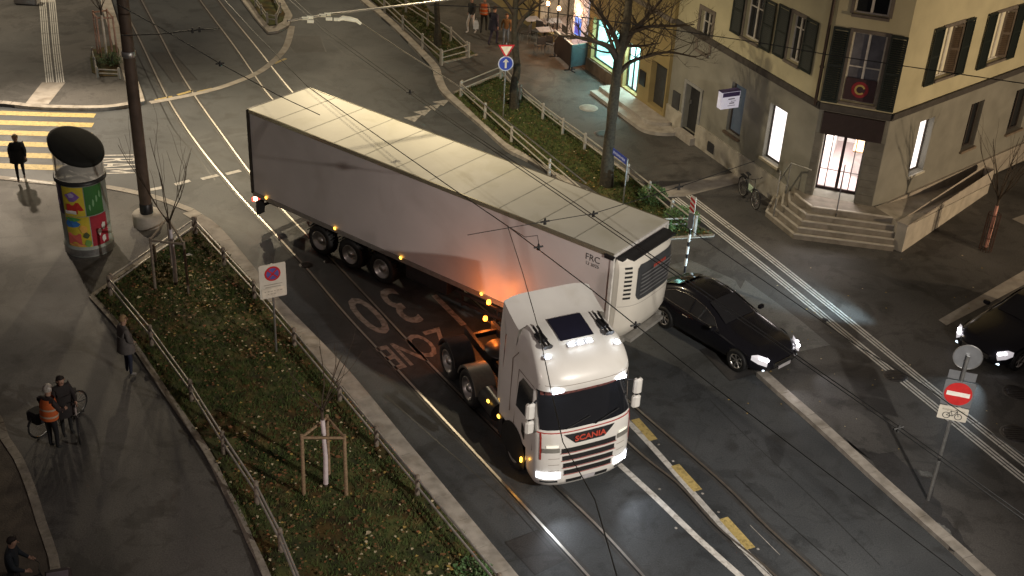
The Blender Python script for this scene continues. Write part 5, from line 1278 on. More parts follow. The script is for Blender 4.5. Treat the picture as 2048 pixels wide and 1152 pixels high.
def cyl_patch(a0,a1,z0_,z1_,off,m,par,nm='poster',n=14,poly=None):
    mb=MB(); V=[]
    if poly:      # polygon in (0..1,0..1)
        for x,y in poly: a=R(a0+(a1-a0)*x); V.append(((CR+off)*math.cos(a),(CR+off)*math.sin(a),z0_+(z1_-z0_)*y))
        c=Vector((0,0,0)); 
        for v in V: c+=Vector(v)/len(V)
        cx,cy=c.x,c.y; r_=math.hypot(cx,cy); c=Vector((cx*(CR+off)/r_,cy*(CR+off)/r_,c.z))
        mb.add([c]+V,[(0,k+1,(k+1)%len(V)+1) for k in range(len(V))],0)
    else:
        for k in range(n+1):
            a=R(a0+(a1-a0)*k/n); V+=[((CR+off)*math.cos(a),(CR+off)*math.sin(a),z0_),((CR+off)*math.cos(a),(CR+off)*math.sin(a),z1_)]
        mb.add(V,[(2*k,2*k+2,2*k+3,2*k+1) for k in range(n)],0,True)
    return _part(nm,mb,m,par)
C_=lambda n,c:mat('poster_'+n,c,.5,0,.06,8)
def blob(cx,cy,rx,ry,n=9,j=.25): return [(cx+rx*math.cos(6.283*k/n)*(1+rnd.uniform(-j,j)),cy+ry*math.sin(6.283*k/n)*(1+rnd.uniform(-j,j))) for k in range(n)]
yl=(.62,.5,.05)
# camera looks at the column from about angle -65 deg
pz0,pz1=.34,DH-.05; mid=pz0+(pz1-pz0)*.52
p1_=cyl_patch(-122,-68,mid,pz1,.006,C_('yellow',yl),ac_)
cyl_patch(-122,-68,mid,pz1,.022,C_('violet',(.22,.12,.4)),p1_,'figure',poly=blob(.5,.68,.3,.16))
cyl_patch(-122,-68,mid,pz1,.026,C_('lilac',(.45,.38,.6)),p1_,'figure',poly=blob(.45,.74,.14,.08))
cyl_patch(-122,-68,mid,pz1,.024,C_('red',(.5,.04,.03)),p1_,'figure',poly=[(.2,.42),(.75,.5),(.95,.22),(.8,.2),(.7,.3),(.68,.1),(.18,.12)])
cyl_patch(-122,-68,mid,pz1,.030,C_('white',(.75,.74,.7)),p1_,'label_strip',poly=[(.1,.08),(.62,.08),(.62,.2),(.1,.2)])
p2_=cyl_patch(-122,-62,pz0,mid-.02,.006,C_('yellow',yl),ac_)
for c_,n_,bl in (((.05,.2,.55),'blue',blob(.3,.78,.34,.13)),((.1,.35,.1),'green',blob(.35,.93,.3,.07)),((.7,.15,.12),'coral',[(.06,.1),(.62,.08),(.62,.45),(.06,.45)]),((.8,.45,.1),'orange',blob(.75,.6,.16,.14)),((.1,.12,.05),'dark_green',blob(.82,.4,.12,.1)),((.7,.3,.1),'amber',blob(.4,.07,.4,.05)),((.2,.4,.1),'leaf',blob(.85,.12,.14,.12))):
    cyl_patch(-122,-62,pz0,mid-.02,.02+.001*len(n_),C_(n_,c_),p2_,'colour_field',poly=bl)
p3=cyl_patch(-66,-20,mid-.0,pz1,.006,C_('deep_green',(.04,.16,.04)),ac_)
for k in range(4): cyl_patch(-66,-20,mid,pz1,.02,C_('pale_green',(.2,.4,.2)),p3,'figure',poly=blob(.2+.2*k,.3+.12*k,.06,.12))
p4=cyl_patch(-60,-14,pz0,mid-.03,.006,C_('crimson',(.38,.03,.05)),ac_)
for k,(x,y) in enumerate(((.42,.45),(.66,.18),(.7,.6))): cyl_patch(-60,-14,pz0,mid-.03,.02,MATS['poster_white'],p4,'torn_paper',poly=blob(x,y,.12,.12))
p5=cyl_patch(-165,-125,mid,pz1,.006,C_('dark_violet',(.07,.04,.12)),ac_)
cyl_patch(-165,-125,mid,pz1,.02,C_('lilac',(.45,.38,.6)),p5,'figure',poly=blob(.6,.4,.2,.12))
# --- no stopping sign
def signpost(name,label,foot,topv,r=.03,z0=PV,m=GALV):
    g=G(foot[0],foot[1],z0); h=HZ(foot,topv,z0)-z0; t=thing(name,label,'sign',(g.x,g.y,z0)); mb=MB(); mb.tube([(0,0,-.05),(0,0,h)],r,10); _part('pole',mb,m,t); return t,g,h
def face_to(t,M_): pass
SG=mat('sign_face_white',(.62,.58,.5),.5,0,.04); SGB=mat('sign_back_grey',(.3,.31,.33),.45,.6,.08); RSG=mat('sign_red',(.5,.02,.025),.4); BSG=mat('sign_blue',(.03,.06,.38),.4); SRIM=mat('sign_rim_grey',(.35,.33,.3),.4,.5)
TXT=mat('sign_text_black',(.04,.04,.04),.6); YSG=mat('sign_cream',(.75,.70,.55),.45)
t,g,h=signpost('parking_sign','rectangular no stopping sign with lower text plate beside the lower left bed',(553,706),528)
yw=math.atan2(*( (G(566,518,h)-G(507,529,h)).yx )); 
X=Vector((math.cos(yw),math.sin(yw),0)); N=Vector((X.y,-X.x,0))
def plate(t,w,hh,zc,m,off=.05,th=.02,nm='plate',bev_=.03,label=None,xo=0):
    o=thing_part=None; mb=MB()
    n=5; pts=[]
    for cx,cz,a0 in ((w/2-bev_,hh/2-bev_,0),(-w/2+bev_,hh/2-bev_,90),(-w/2+bev_,-hh/2+bev_,180),(w/2-bev_,-hh/2+bev_,270)):
        for k in range(n+1): a=R(a0+90*k/n); pts.append((cx+bev_*math.cos(a),cz+bev_*math.sin(a)))
    f=[X*(x+xo)+N*off+Vector((0,0,zc+z)) for x,z in pts]; b=[p-N*th for p in f]
    mb.loft([b,f],0,True,True,False); return _part(nm,mb,m,t,label)
def disc2(t,r,zc,m,off,nm='disc',th=.006,ang0=0,ang1=360,r0=0,par=None,xo=0,n=32):
    mb=MB(); full=(ang1-ang0)==360
    ring=lambda rr,o:[X*(xo+rr*math.cos(R(ang0+(ang1-ang0)*k/n)))+N*o+Vector((0,0,zc+rr*math.sin(R(ang0+(ang1-ang0)*k/n)))) for k in range(n+(0 if full else 1))]
    if r0: mb.loft([ring(r0,off),ring(r,off)],0,False,full,False)
    else: mb.loft([ring(r,off-th),ring(r,off)],0,True,full,False)
    return _part(nm,mb,m,par or t)
def bar(t,w,hh,zc,off,m,rot=0,xo=0,nm='bar',th=.004):
    mb=MB(); c,s=math.cos(rot),math.sin(rot); P=[(-w/2,-hh/2),(w/2,-hh/2),(w/2,hh/2),(-w/2,hh/2)]
    P=[(x*c-z*s+xo,x*s+z*c+zc) for x,z in P]; f=[X*x+N*off+Vector((0,0,z)) for x,z in P]; b=[p-N*th for p in f]; mb.loft([b,f],0,True,True,False); return _part(nm,mb,m,t)
zc=h-.48; pw=.72
p=plate(t,pw,1.0,zc,SG,.05)
disc2(t,.215,zc+.22,RSG,.058,'red_ring',par=p); disc2(t,.165,zc+.22,mat('sign_violet_blue',(.10,.09,.30),.4),.062,'blue_disc',par=p)
for a in (45,-45): bar(p,.33,.04,zc+.22,.066,RSG,R(a),nm='cross_bar')
for k,(w_,z_) in enumerate(((.5,-.1),(.42,-.17))): bar(p,w_,.022,zc+z_,.056,mat('faint_text',(.36,.32,.26),.6),nm='text_line')
p2=plate(t,pw*.86,.26,zc-.33,mat('lower_plate',(.66,.6,.5),.5),.066,.01,'text_plate',.01)
for k in range(9): bar(p2,.035+.015*(k%3),.022,zc-.29-.08*(k//6),.072,MATS['faint_text'],xo=-.22+.085*(k%6)+(.08 if k>5 else 0),nm='text_line')
# --- no entry sign
t,g,h=signpost('no_entry_sign','no entry sign with bicycle plate on a tall pole at the lower right pavement',(1856,1000),712,.04)
v_=G(1945,775,2.6)-G(1893,765,2.6); yw=math.atan2(v_.y,v_.x); X=Vector((math.cos(yw),math.sin(yw),0)); N=Vector((X.y,-X.x,0))
zb=HZ((1856,1000),785)-PV
p=plate(t,.66,.66,zb,SGB,.05,.015,'backing_plate',.04)
disc2(t,.30,zb,mat('no_entry_red',(.55,.03,.03),.4),.058,'red_disc',par=p); bar(p,.5,.11,zb,.066,mat('no_entry_white',(.85,.82,.75),.5),nm='white_bar')
p=plate(t,.64,.36,zb-.54,SG,.055,.015,'bicycle_plate',.02)
M_=frame_M(X*0+N*.062+Vector((0,0,zb-.44)),X,(0,0,1)); textm('ausgenommen',.085,MATS['faint_text'],M_,ext=.001,name='lettering',parent=p)
zz=zb-.60
for xo in (-.13,.13): disc2(t,.085,zz,TXT,.064,'bicycle_symbol',r0=.068,par=p,xo=xo,n=20)
for a,b in (((-.13,0),(-.04,.12)),((-.13,0),(.0,.0)),((.0,.0),(.09,.12)),((-.04,.12),(.09,.12)),((.13,0),(.08,.16)),((.0,.0),(-.05,.14)),((.08,.16),(.04,.17))):
    L_=math.hypot(b[0]-a[0],b[1]-a[1]); bar(p,L_,.014,zz+(a[1]+b[1])/2,.064,TXT,math.atan2(b[1]-a[1],b[0]-a[0]),(a[0]+b[0])/2,'bicycle_symbol',.002)
# back-turned round sign and small plate above
N_=-N; 
mb=MB()
def backdisc(r,zc,xo=0):
    mb=MB(); rg=[[X*(xo+r*math.cos(6.2832*k/36))+N*(o)+Vector((0,0,zc+r*math.sin(6.2832*k/36))) for k in range(36)] for o in (-.06,-.045)]
    mb.loft(rg,0,True,True,False); return mb
zd=HZ((1856,1000),722)-PV
o=_part('round_sign_back',backdisc(.31,zd+.08),SGB,t); mb=MB(); rgp=[X*(.31*math.cos(6.2832*k/36))+N*(-.045)+Vector((0,0,zd+.08+.31*math.sin(6.2832*k/36))) for k in range(37)]; mb.tube(rgp,.012,5); _part('rim_edge',mb,GALV,o)
mb=MB(); mb.box((0,0,0),(.6,.012,.22)); 
q=_part('small_plate_back',mb,SGB,t); q.location=Vector((0,0,zd-.42))-N*.05; q.rotation_euler=(0,0,yw)
for z in (zb+.1,zb-.5,zd): 
    mb=MB(); mb.lathe([(.045,z-.02),(.05,z),(.045,z+.02)],12,caps=False); _part('clamp',mb,GALV,t)
mb=MB(); mb.lathe([(.041,1.2),(.042,1.28)],12,caps=False); _part('sticker',mb,BLPL,t)
# --- yield + ahead arrow sign
t,g,h=signpost('yield_sign','give way triangle above a blue arrow disc on a thin pole in the middle bed',(1006,236),86,.028)
X=Vector((.98,.2,0)).normalized(); N=Vector((X.y,-X.x,0)); zt_=HZ((1006,236),98)-PV; za=HZ((1006,236),126)-PV
def tri(r,zc,off,m,par,nm):
    mb=MB(); f=[X*(r*math.cos(R(a)))+N*off+Vector((0,0,zc+r*math.sin(R(a)))) for a in (30,150,270)]; mb.loft([[p-N*.008 for p in f],f],0,True,True,False); return _part(nm,mb,m,par)
p=tri(.37,zt_,.04,RSG,t,'red_triangle'); tri(.25,zt_,.05,YSG,p,'cream_triangle')
p=disc2(t,.30,za,mat('sign_disc_rim',(.5,.52,.6),.4),.04,'disc_rim'); disc2(t,.26,za,BSG,.048,'blue_disc',par=p); bar(p,.075,.3,za-.03,.054,SG,nm='arrow_stem')
mb=MB(); f=[X*x+N*.054+Vector((0,0,za+z)) for x,z in ((-.12,.06),(.12,.06),(0,.2))]; mb.loft([[q-N*.004 for q in f],f],0,True,True,False); _part('arrow_head',mb,SG,p)
# --- street name sign
t,g,h=signpost('street_name_sign','blue street name sign on a thin pole behind the large tree trunk',(1246,408),318,.028)
hh=h; a=G(1256,322,h+PV); b=G(1228,300,h+PV); v_=(a-b); L_=.95; v_.normalize(); X=v_; N=Vector((X.y,-X.x,0))
p=plate(t,L_,.24,h-.12,BSG,.01,.02,'name_plate',.02,xo=-L_/2-.03)
for k in range(8): bar(p,.075,.09-.02*(k%2),h-.12,.016,mat('sign_text_lilac',(.45,.5,.8),.5),xo=-L_+.06+k*.1,nm='text_mark')
# --- hazard marker post
t,g,h=signpost('hazard_post','black and white banded post with a red and white striped blade behind the black car',(1369,545),392,.035,PV,BLKM)
X=Vector((.75,-.66,0)); N=Vector((X.y,-X.x,0))
for k in range(4):
    z=.25+k*.42; mb=MB(); mb.tube([(0,0,z),(0,0,z+.26)],.045,10); _part('white_band',mb,mat('band_white',(.75,.75,.72),.5),t)
zt_=h-.28; p=plate(t,.19,.56,zt_,SG,.06,.02,'striped_blade',.01)
for k in range(3):
    z=zt_+.13-k*.16; mb=MB(); f=[X*x+N*.066+Vector((0,0,zz_)) for x,zz_ in ((-.09,z+.04),(.09,z-.07),(.09,z+.01),(-.09,z+.12))]; mb.loft([[q-N*.004 for q in f],f],0,True,True,False); _part('red_stripe',mb,RSG,p)
plate(t,.2,.5,zt_-.55,SGB,.05,.02,'lower_blade',.01)
# ================================================================== OVERHEAD WIRES
def wire(label,pts,r=.012,m=WIRE,fit=(),cat='wire',name='overhead_wire'):
    P=[G(u,v,z) for u,v,z in pts]; c=P[0].copy(); t=thing(name,label,cat,tuple(c)); t['worldspace']=1
    mb=MB(); mb.tube(P,r,6); part('cable',mb,m,t)
    for u,v,z in fit:
        p=G(u,v,z); mb=MB(); mb.tube([p-Vector((.1,.05,0)),p+Vector((.1,.05,0))],[.022,.022],8); mb.tube([p-Vector((0,0,.07)),p+Vector((0,0,.08))],[.04,.02],8); part('fitting',mb,m,t)
    return t
ZW=5.6
LITWIRE=mat('lit_wire_pale',(.55,.52,.45),.35,.5)  # pale copy of the black wire, lamplight painted into the colour
wire('upper of two parallel contact wires crossing above the trailer roof',[(430,-145,ZW),(655,60,ZW),(820,181,ZW),(922,252,ZW),(1114,381,ZW),(1358,548,ZW),(1583,703,ZW),(1797,852,ZW),(2048,1031,ZW),(2200,1140,ZW)],.011,WIRE)
wire('lower of two parallel contact wires crossing above the trailer roof',[(430,-135,ZW),(655,68,ZW),(820,188,ZW),(922,258,ZW),(1114,388,ZW),(1358,556,ZW),(1583,710,ZW),(1797,860,ZW),(2048,1040,ZW),(2200,1150,ZW)],.011,WIRE,[(820,184,ZW),(1187,428,ZW),(1797,856,ZW)])
wire('single contact wire passing over the trailer side and beside the cab roof',[(440,-10,ZW),(512,68,ZW),(615,173,ZW),(912,382,ZW),(1015,452,ZW),(1184,580,ZW),(1271,650,ZW),(1421,768,ZW),(1536,855,ZW),(1926,1152,ZW),(2060,1255,ZW)],.012,WIRE,[(1077,494,ZW),(1271,650,ZW)])
wire('span wire running down from the trailer side over the cab front',[(1015,452,ZW+.05),(1046,548,6.0),(1077,658,6.4),(1100,770,6.9),(1126,885,7.3),(1190,1000,7.8),(1236,1160,8.4)],.009)
wire('short hanging bridle wire above the trailer side',[(1015,452,ZW+.05),(1050,474,ZW+.3),(1075,471,ZW+.35),(1078,492,ZW)],.008)
wire('span wire from the corner building wall across the trailer roof with three black fittings',[(1510,322,2.2) if False else (1509,322,6.2),(1358,374,6.1),(1187,427,5.8),(1090,443,5.75),(935,470,5.8)],.009,WIRE,[(1358,374,6.1),(1090,443,5.78)])
wire('long dark cable running in front of the building facade',[(860,10,9.0),(1040,17,8.6),(1340,59,8.2),(1536,88,8.2),(1653,109,8.3),(1849,138,8.6),(2048,167,9.0),(2300,205,9.4)],.012)
wire('stay wire from the mast top down to the contact wire',[(233,8,8.8),(317,53,8.2),(440,127,7.2),(555,190,6.3),(640,230,ZW+.1)],.012,WIRE,[(440,127,7.2)])
wire('registration arm with dark insulators beside the mast',[(243,71,7.6),(320,68,7.4),(390,60,7.2),(440,57,7.1)],.016,WIRE,[(385,61,7.2),(399,59,7.2)])
wire('single cable crossing the right pavement in front of the no entry sign',[(1330,425,6.0),(1391,467,ZW),(1536,567,ZW),(1703,684,ZW),(1843,768,ZW),(1903,811,ZW),(2048,911,ZW),(2150,985,ZW)],.01)
wire('pale lit cable descending from the upper street towards the middle bed fence',[(718,43,7.2),(800,98,7.0),(922,175,6.8),(1040,262,6.5),(1172,366,6.2)],.016,LITWIRE)
t=wire('bright bracket tube with white insulators above the upper street',[(575,42,7.5),(612,36,7.5),(655,29,7.5),(900,-1,7.5),(1000,-16,7.5)],.03,LITWIRE,[],'bracket','bracket_arm')
for u,v in ((610,37),(620,35),(645,31),(655,29),(621,43),(658,38),(674,39)):
    p=G(u,v,7.5); mb=MB(); mb.tube([p-Vector((.09,0,.0)),p+Vector((.09,.02,0))],[.05,.05],8); part('insulator',mb,mat('insulator_glow',(.85,.8,.65),.3,emit=(1,.9,.6),estr=.25),t)  # faint emission stands in for lamplight on insulators and steady arm
mb=MB(); mb.tube([G(674,40,7.5),G(686,36,7.5),G(700,38,7.5),G(713,41,7.4),G(722,48,7.3)],[.03,.07,.07,.055,.04],8); part('steady_arm',mb,MATS['insulator_glow'],t)
# ================================================================== TREES
BARK=mat('bark_dark',(.045,.038,.025),.9,0,.3,12,.6,25); TWIG=mat('twig_brown',(.05,.035,.022),.85,0,.2)
BARK2=mat('young_bark',(.07,.05,.035),.85,0,.2,20,.3,40)
def grow(mb,p,d,L_,r,lev,maxlev,spread=.6,up=.08,n=6,kids=(2,4)):
    pts=[p];q=p;dd=d.copy();rad=[r]; seg=5 if lev<3 else 4
    for i in range(seg):
        dd=(dd+Vector((rnd.uniform(-.2,.2),rnd.uniform(-.2,.2),rnd.uniform(-.12,.16)+up))).normalized(); q=q+dd*(L_/seg); pts.append(q); rad.append(r*(1-.62*(i+1)/seg))
    mb.tube(pts,rad,n if lev<2 else (5 if lev<3 else 3),0,False)
    if lev<maxlev:
        k=rnd.randint(*kids)
        for j in range(k):
            t=rnd.uniform(.3,1); i=min(seg-1,int(t*seg)); b=pts[i].lerp(pts[i+1],t*seg-i) if i<seg else q
            ax=Vector((rnd.uniform(-1,1),rnd.uniform(-1,1),rnd.uniform(-.2,.6))); nd=(dd*(1-spread*.5)+ax.normalized()*spread).normalized()
            grow(mb,b,nd,L_*rnd.uniform(.5,.75),max(.004,rad[i]*.58),lev+1,maxlev,spread,up,n,kids)
def bigtree(label,foot,trunk_px,limbs,rt,grp='large bare trees',seed=1,twigs=4):
    global rnd
    rnd=random.Random(seed)
    g=G(foot[0],foot[1],PV); t=thing('bare_tree',label,'tree',(g.x,g.y,PV),0,grp); t['worldspace']=1
    base=(g.x,g.y)
    P=[VP(u,v,base) for u,v in trunk_px]; P[0].z=PV-.05
    n=len(P); rad=[rt*(1.25 if i==0 else 1)*(1-.45*i/(n-1)) for i in range(n)]
    mb=MB(); Ps=smooth_line(P,4); rs=np.interp(np.linspace(0,n-1,len(Ps)),range(n),rad)*np.array([1+rnd.uniform(-.07,.1) for _ in Ps]); mb.tube(Ps,list(rs),12); part('trunk',mb,BARK,t)
    mb=MB()
    for px,r0,dep in limbs:
        Q=[VP(u,v,base) for u,v in px]; yd=Vector((base[0],base[1],0)).normalized()
        Q=[q+yd*dep*(i/(len(Q)-1)) for i,q in enumerate(Q)]; Qs=smooth_line(Q,4); m_=len(Qs)
        mb.tube(Qs,[r0*(1-.75*i/(m_-1)) for i in range(m_)],8,0,False)
        for i in range(2,m_):
            for rep in range(2):
                if rnd.random()<.55:
                    d=(Qs[i]-Qs[i-1]).normalized(); ax=Vector((rnd.uniform(-1,1),rnd.uniform(-1,1),rnd.uniform(-.4,.8))).normalized()
                    grow(mb,Qs[i],(d*.5+ax*.8).normalized(),rnd.uniform(.8,1.7)*(1-.4*i/m_),max(.008,r0*(1-.7*i/m_)*.4),1,twigs,.75,.03,5,(2,3))
    part('crown',mb,TWIG,t); return t
bigtree('large bare tree whose forked trunk stands before the turquoise shop window',(1213,372),[(1213,372),(1217,300),(1226,215),(1233,150),(1240,100),(1252,50),(1258,0),(1262,-60)],
 [([(1234,118),(1218,90),(1190,75),(1150,62),(1110,55)],.12,-.8),([(1240,110),(1262,70),(1290,45),(1340,-10)],.13,.6),([(1236,148),(1262,128),(1300,120),(1340,118),(1390,132)],.09,.9),([(1248,70),(1300,60),(1350,66),(1390,70)],.08,1.1),([(1240,104),(1225,60),(1200,20),(1170,-20)],.10,-.4),([(1245,90),(1280,95),(1320,92)],.07,.3),([(1236,120),(1205,50),(1182,28)],.07,.7)],.20,seed=5)
bigtree('large bare tree standing between the yield sign and the cafe terrace',(1029,218),[(1029,218),(1028,170),(1034,140),(1030,90),(1029,40),(1032,0),(1036,-70)],
 [([(1030,62),(1046,40),(1066,22),(1088,8)],.12,.4),([(1030,30),(1015,5),(990,-25)],.1,-.3),([(1033,10),(1080,-20),(1130,-50)],.1,.6)],.17,seed=9)
bigtree('bare tree with a straight dark trunk rising from the upper grass bed',(876,92),[(876,92),(875,50),(873,0),(872,-80)],[([(874,-10),(900,-60),(930,-100)],.1,.3)],.16,seed=12,twigs=3)
# young staked trees
def staked(label,foot,topz,stakes,spread_px,seed,guard=(.55,.52,.55),stakemat=WOOD,grp='young staked trees',nb=6,crown=1.0,lean=(0,0)):
    global rnd; rnd=random.Random(seed)
    g=G(foot[0],foot[1],PV); t=thing('young_tree',label,'tree',(g.x,g.y,PV),0,grp)
    H=topz; mb=MB(); mb.tube([(0,0,-.02),(.02,.01,H*.4),(lean[0]*.5,lean[1]*.5,H*.75),(lean[0],lean[1],H)],[.05,.045,.04,.035],8); tk=_part('trunk',mb,BARK2,t)
    mb=MB(); mb.tube([(0,0,.12),(.018,.009,H*.40),(lean[0]*.7,lean[1]*.7,H*.86)],[.06,.055,.05],10); _part('white_guard',mb,mat('trunk_wrap_%d'%seed,guard,.7),tk)
    mb=MB()
    for k in range(nb):
        a=6.283*k/nb+rnd.uniform(-.3,.3); d=Vector((math.cos(a)*.55,math.sin(a)*.55,1)).normalized()
        grow(mb,Vector((lean[0],lean[1],H*(.9+.1*rnd.random()))),d,rnd.uniform(1.3,1.9)*crown,.018,1,2,.35,.06,5,(1,3))
    _part('crown',mb,TWIG,t)
    return t,g
def stakes(g,pts,h,label,lab2=None,m=WOOD,rails=True,grp='wooden stake frames'):
    t=thing('stake_frame',label,'stake frame',(g.x,g.y,PV),0,grp)
    for x,y in pts:
        mb=MB(); mb.tube([(x,y,-.1),(x*.97,y*.97,h)],[.045,.04],8); _part('stake',mb,m,t)
    n=len(pts)
    for k in range(n if rails else 0):
        a,b=pts[k],pts[(k+1)%n]; mb=MB(); mb.tube([(a[0],a[1],h-.08),(b[0],b[1],h-.08)],.035,6); _part('crosspiece',mb,m,t)
    return t
t,g=staked('young bare tree in the upper corner of the lower left bed with white wrapped trunk',(352,570),2.15,None,None,21,crown=1.5)
def offp(g,u,v): q=G(u,v,PV); return (q.x-g.x,q.y-g.y)
stakes(g,[offp(g,311,582),offp(g,378,590),offp(g,345,535)],1.75,'three grey wooden stakes around the young tree in the upper corner of the bed',m=WOODP)
t,g=staked('young bare tree in the middle of the lower left bed with pinkish wrapped trunk',(652,975),2.2,None,None,33,(.6,.52,.53),crown=.85,lean=(-.05,.1))
stakes(g,[offp(g,608,992),offp(g,693,992),offp(g,658,950)],1.75,'brown wooden stake frame around the young tree in the middle of the bed')
t,g=staked('young bare tree with orange lit stakes at the tram stop corner',(214,122),2.3,None,None,44,(.6,.5,.4),crown=1.0)
stakes(g,[offp(g,203,120),offp(g,236,120),offp(g,224,104),offp(g,196,108)],1.9,'reddish wooden stake frame around the tram stop tree',m=mat('reddish_stake',(.42,.24,.17),.8,0,.2,10))
t,g=staked('small bare tree in a dark mesh guard at the right edge of the pavement',(1970,500),1.9,None,None,55,(.6,.3,.24),crown=1.35,nb=10)  # reddish wrap colour: red light painted onto a white trunk
mb=MB()
for k in range(14):
    a=6.283*k/14; mb.tube([(.2*math.cos(a),.2*math.sin(a),0),(.2*math.cos(a),.2*math.sin(a),1.35)],.012,4)
for z in (.1,.5,.9,1.33):
    mb.tube([(.2*math.cos(6.283*k/20),.2*math.sin(6.283*k/20),z) for k in range(21)],.012,4)
_part('mesh_guard',mb,mat('guard_rust',(.06,.03,.022),.7),t)
rnd=random.Random(77)
# shrubs at the lower tip of the middle bed
def shrub(label,u,v,R_,H_,n,cols,grp=None):
    g=G(u,v,PV); t=thing('shrub',label,'shrub',(g.x,g.y,PV),0,grp)
    mb=MB()
    for k in range(14):
        a=rnd.uniform(0,6.28); r=R_*rnd.uniform(.2,.8); mb.tube([(0,0,0),(r*.4*math.cos(a),r*.4*math.sin(a),H_*.5),(r*math.cos(a),r*math.sin(a),H_*rnd.uniform(.7,1))],[.014,.01,.004],4)
    _part('stem',mb,BARK2,t); mb=MB()
    for k in range(n):
        a=rnd.uniform(0,6.28); r=R_*math.sqrt(rnd.random()); z=H_*rnd.uniform(.1,1)*(1-.45*(r/R_)**2); c=Vector((r*math.cos(a),r*math.sin(a),z)); s=rnd.uniform(.05,.1)
        d=Vector((rnd.uniform(-1,1),rnd.uniform(-1,1),rnd.uniform(-.2,.7))).normalized(); e=d.cross(Vector((0,0,1))).normalized()*s*.35
        mb.add([c,c+d*s*.5+e,c+d*s,c+d*s*.5-e],[(0,1,2,3)],0 if rnd.random()<.6 else 1)
    _part('foliage',mb,cols,t); return t
SHR=[mat('shrub_leaf_green',(.06,.13,.04),.6,0,.2),mat('shrub_leaf_light',(.12,.2,.08),.6,0,.2)]
shrub('leafy green shrub at the pointed lower end of the middle bed',1362,448,.62,.6,1500,SHR)
shrub('leafy green shrub beside the white fence post in the middle bed',1304,402,.5,.6,1100,SHR)
shrub('low green shrub between the shrubs and the trailer front corner',1325,462,.4,.4,700,SHR)
shrub('low green shrub beside the tram stop stakes',222,128,.5,.5,500,SHR)
shrub('small dark green weed cluster at the lower end of the left bed fence',945,1145,.4,.2,450,SHR)
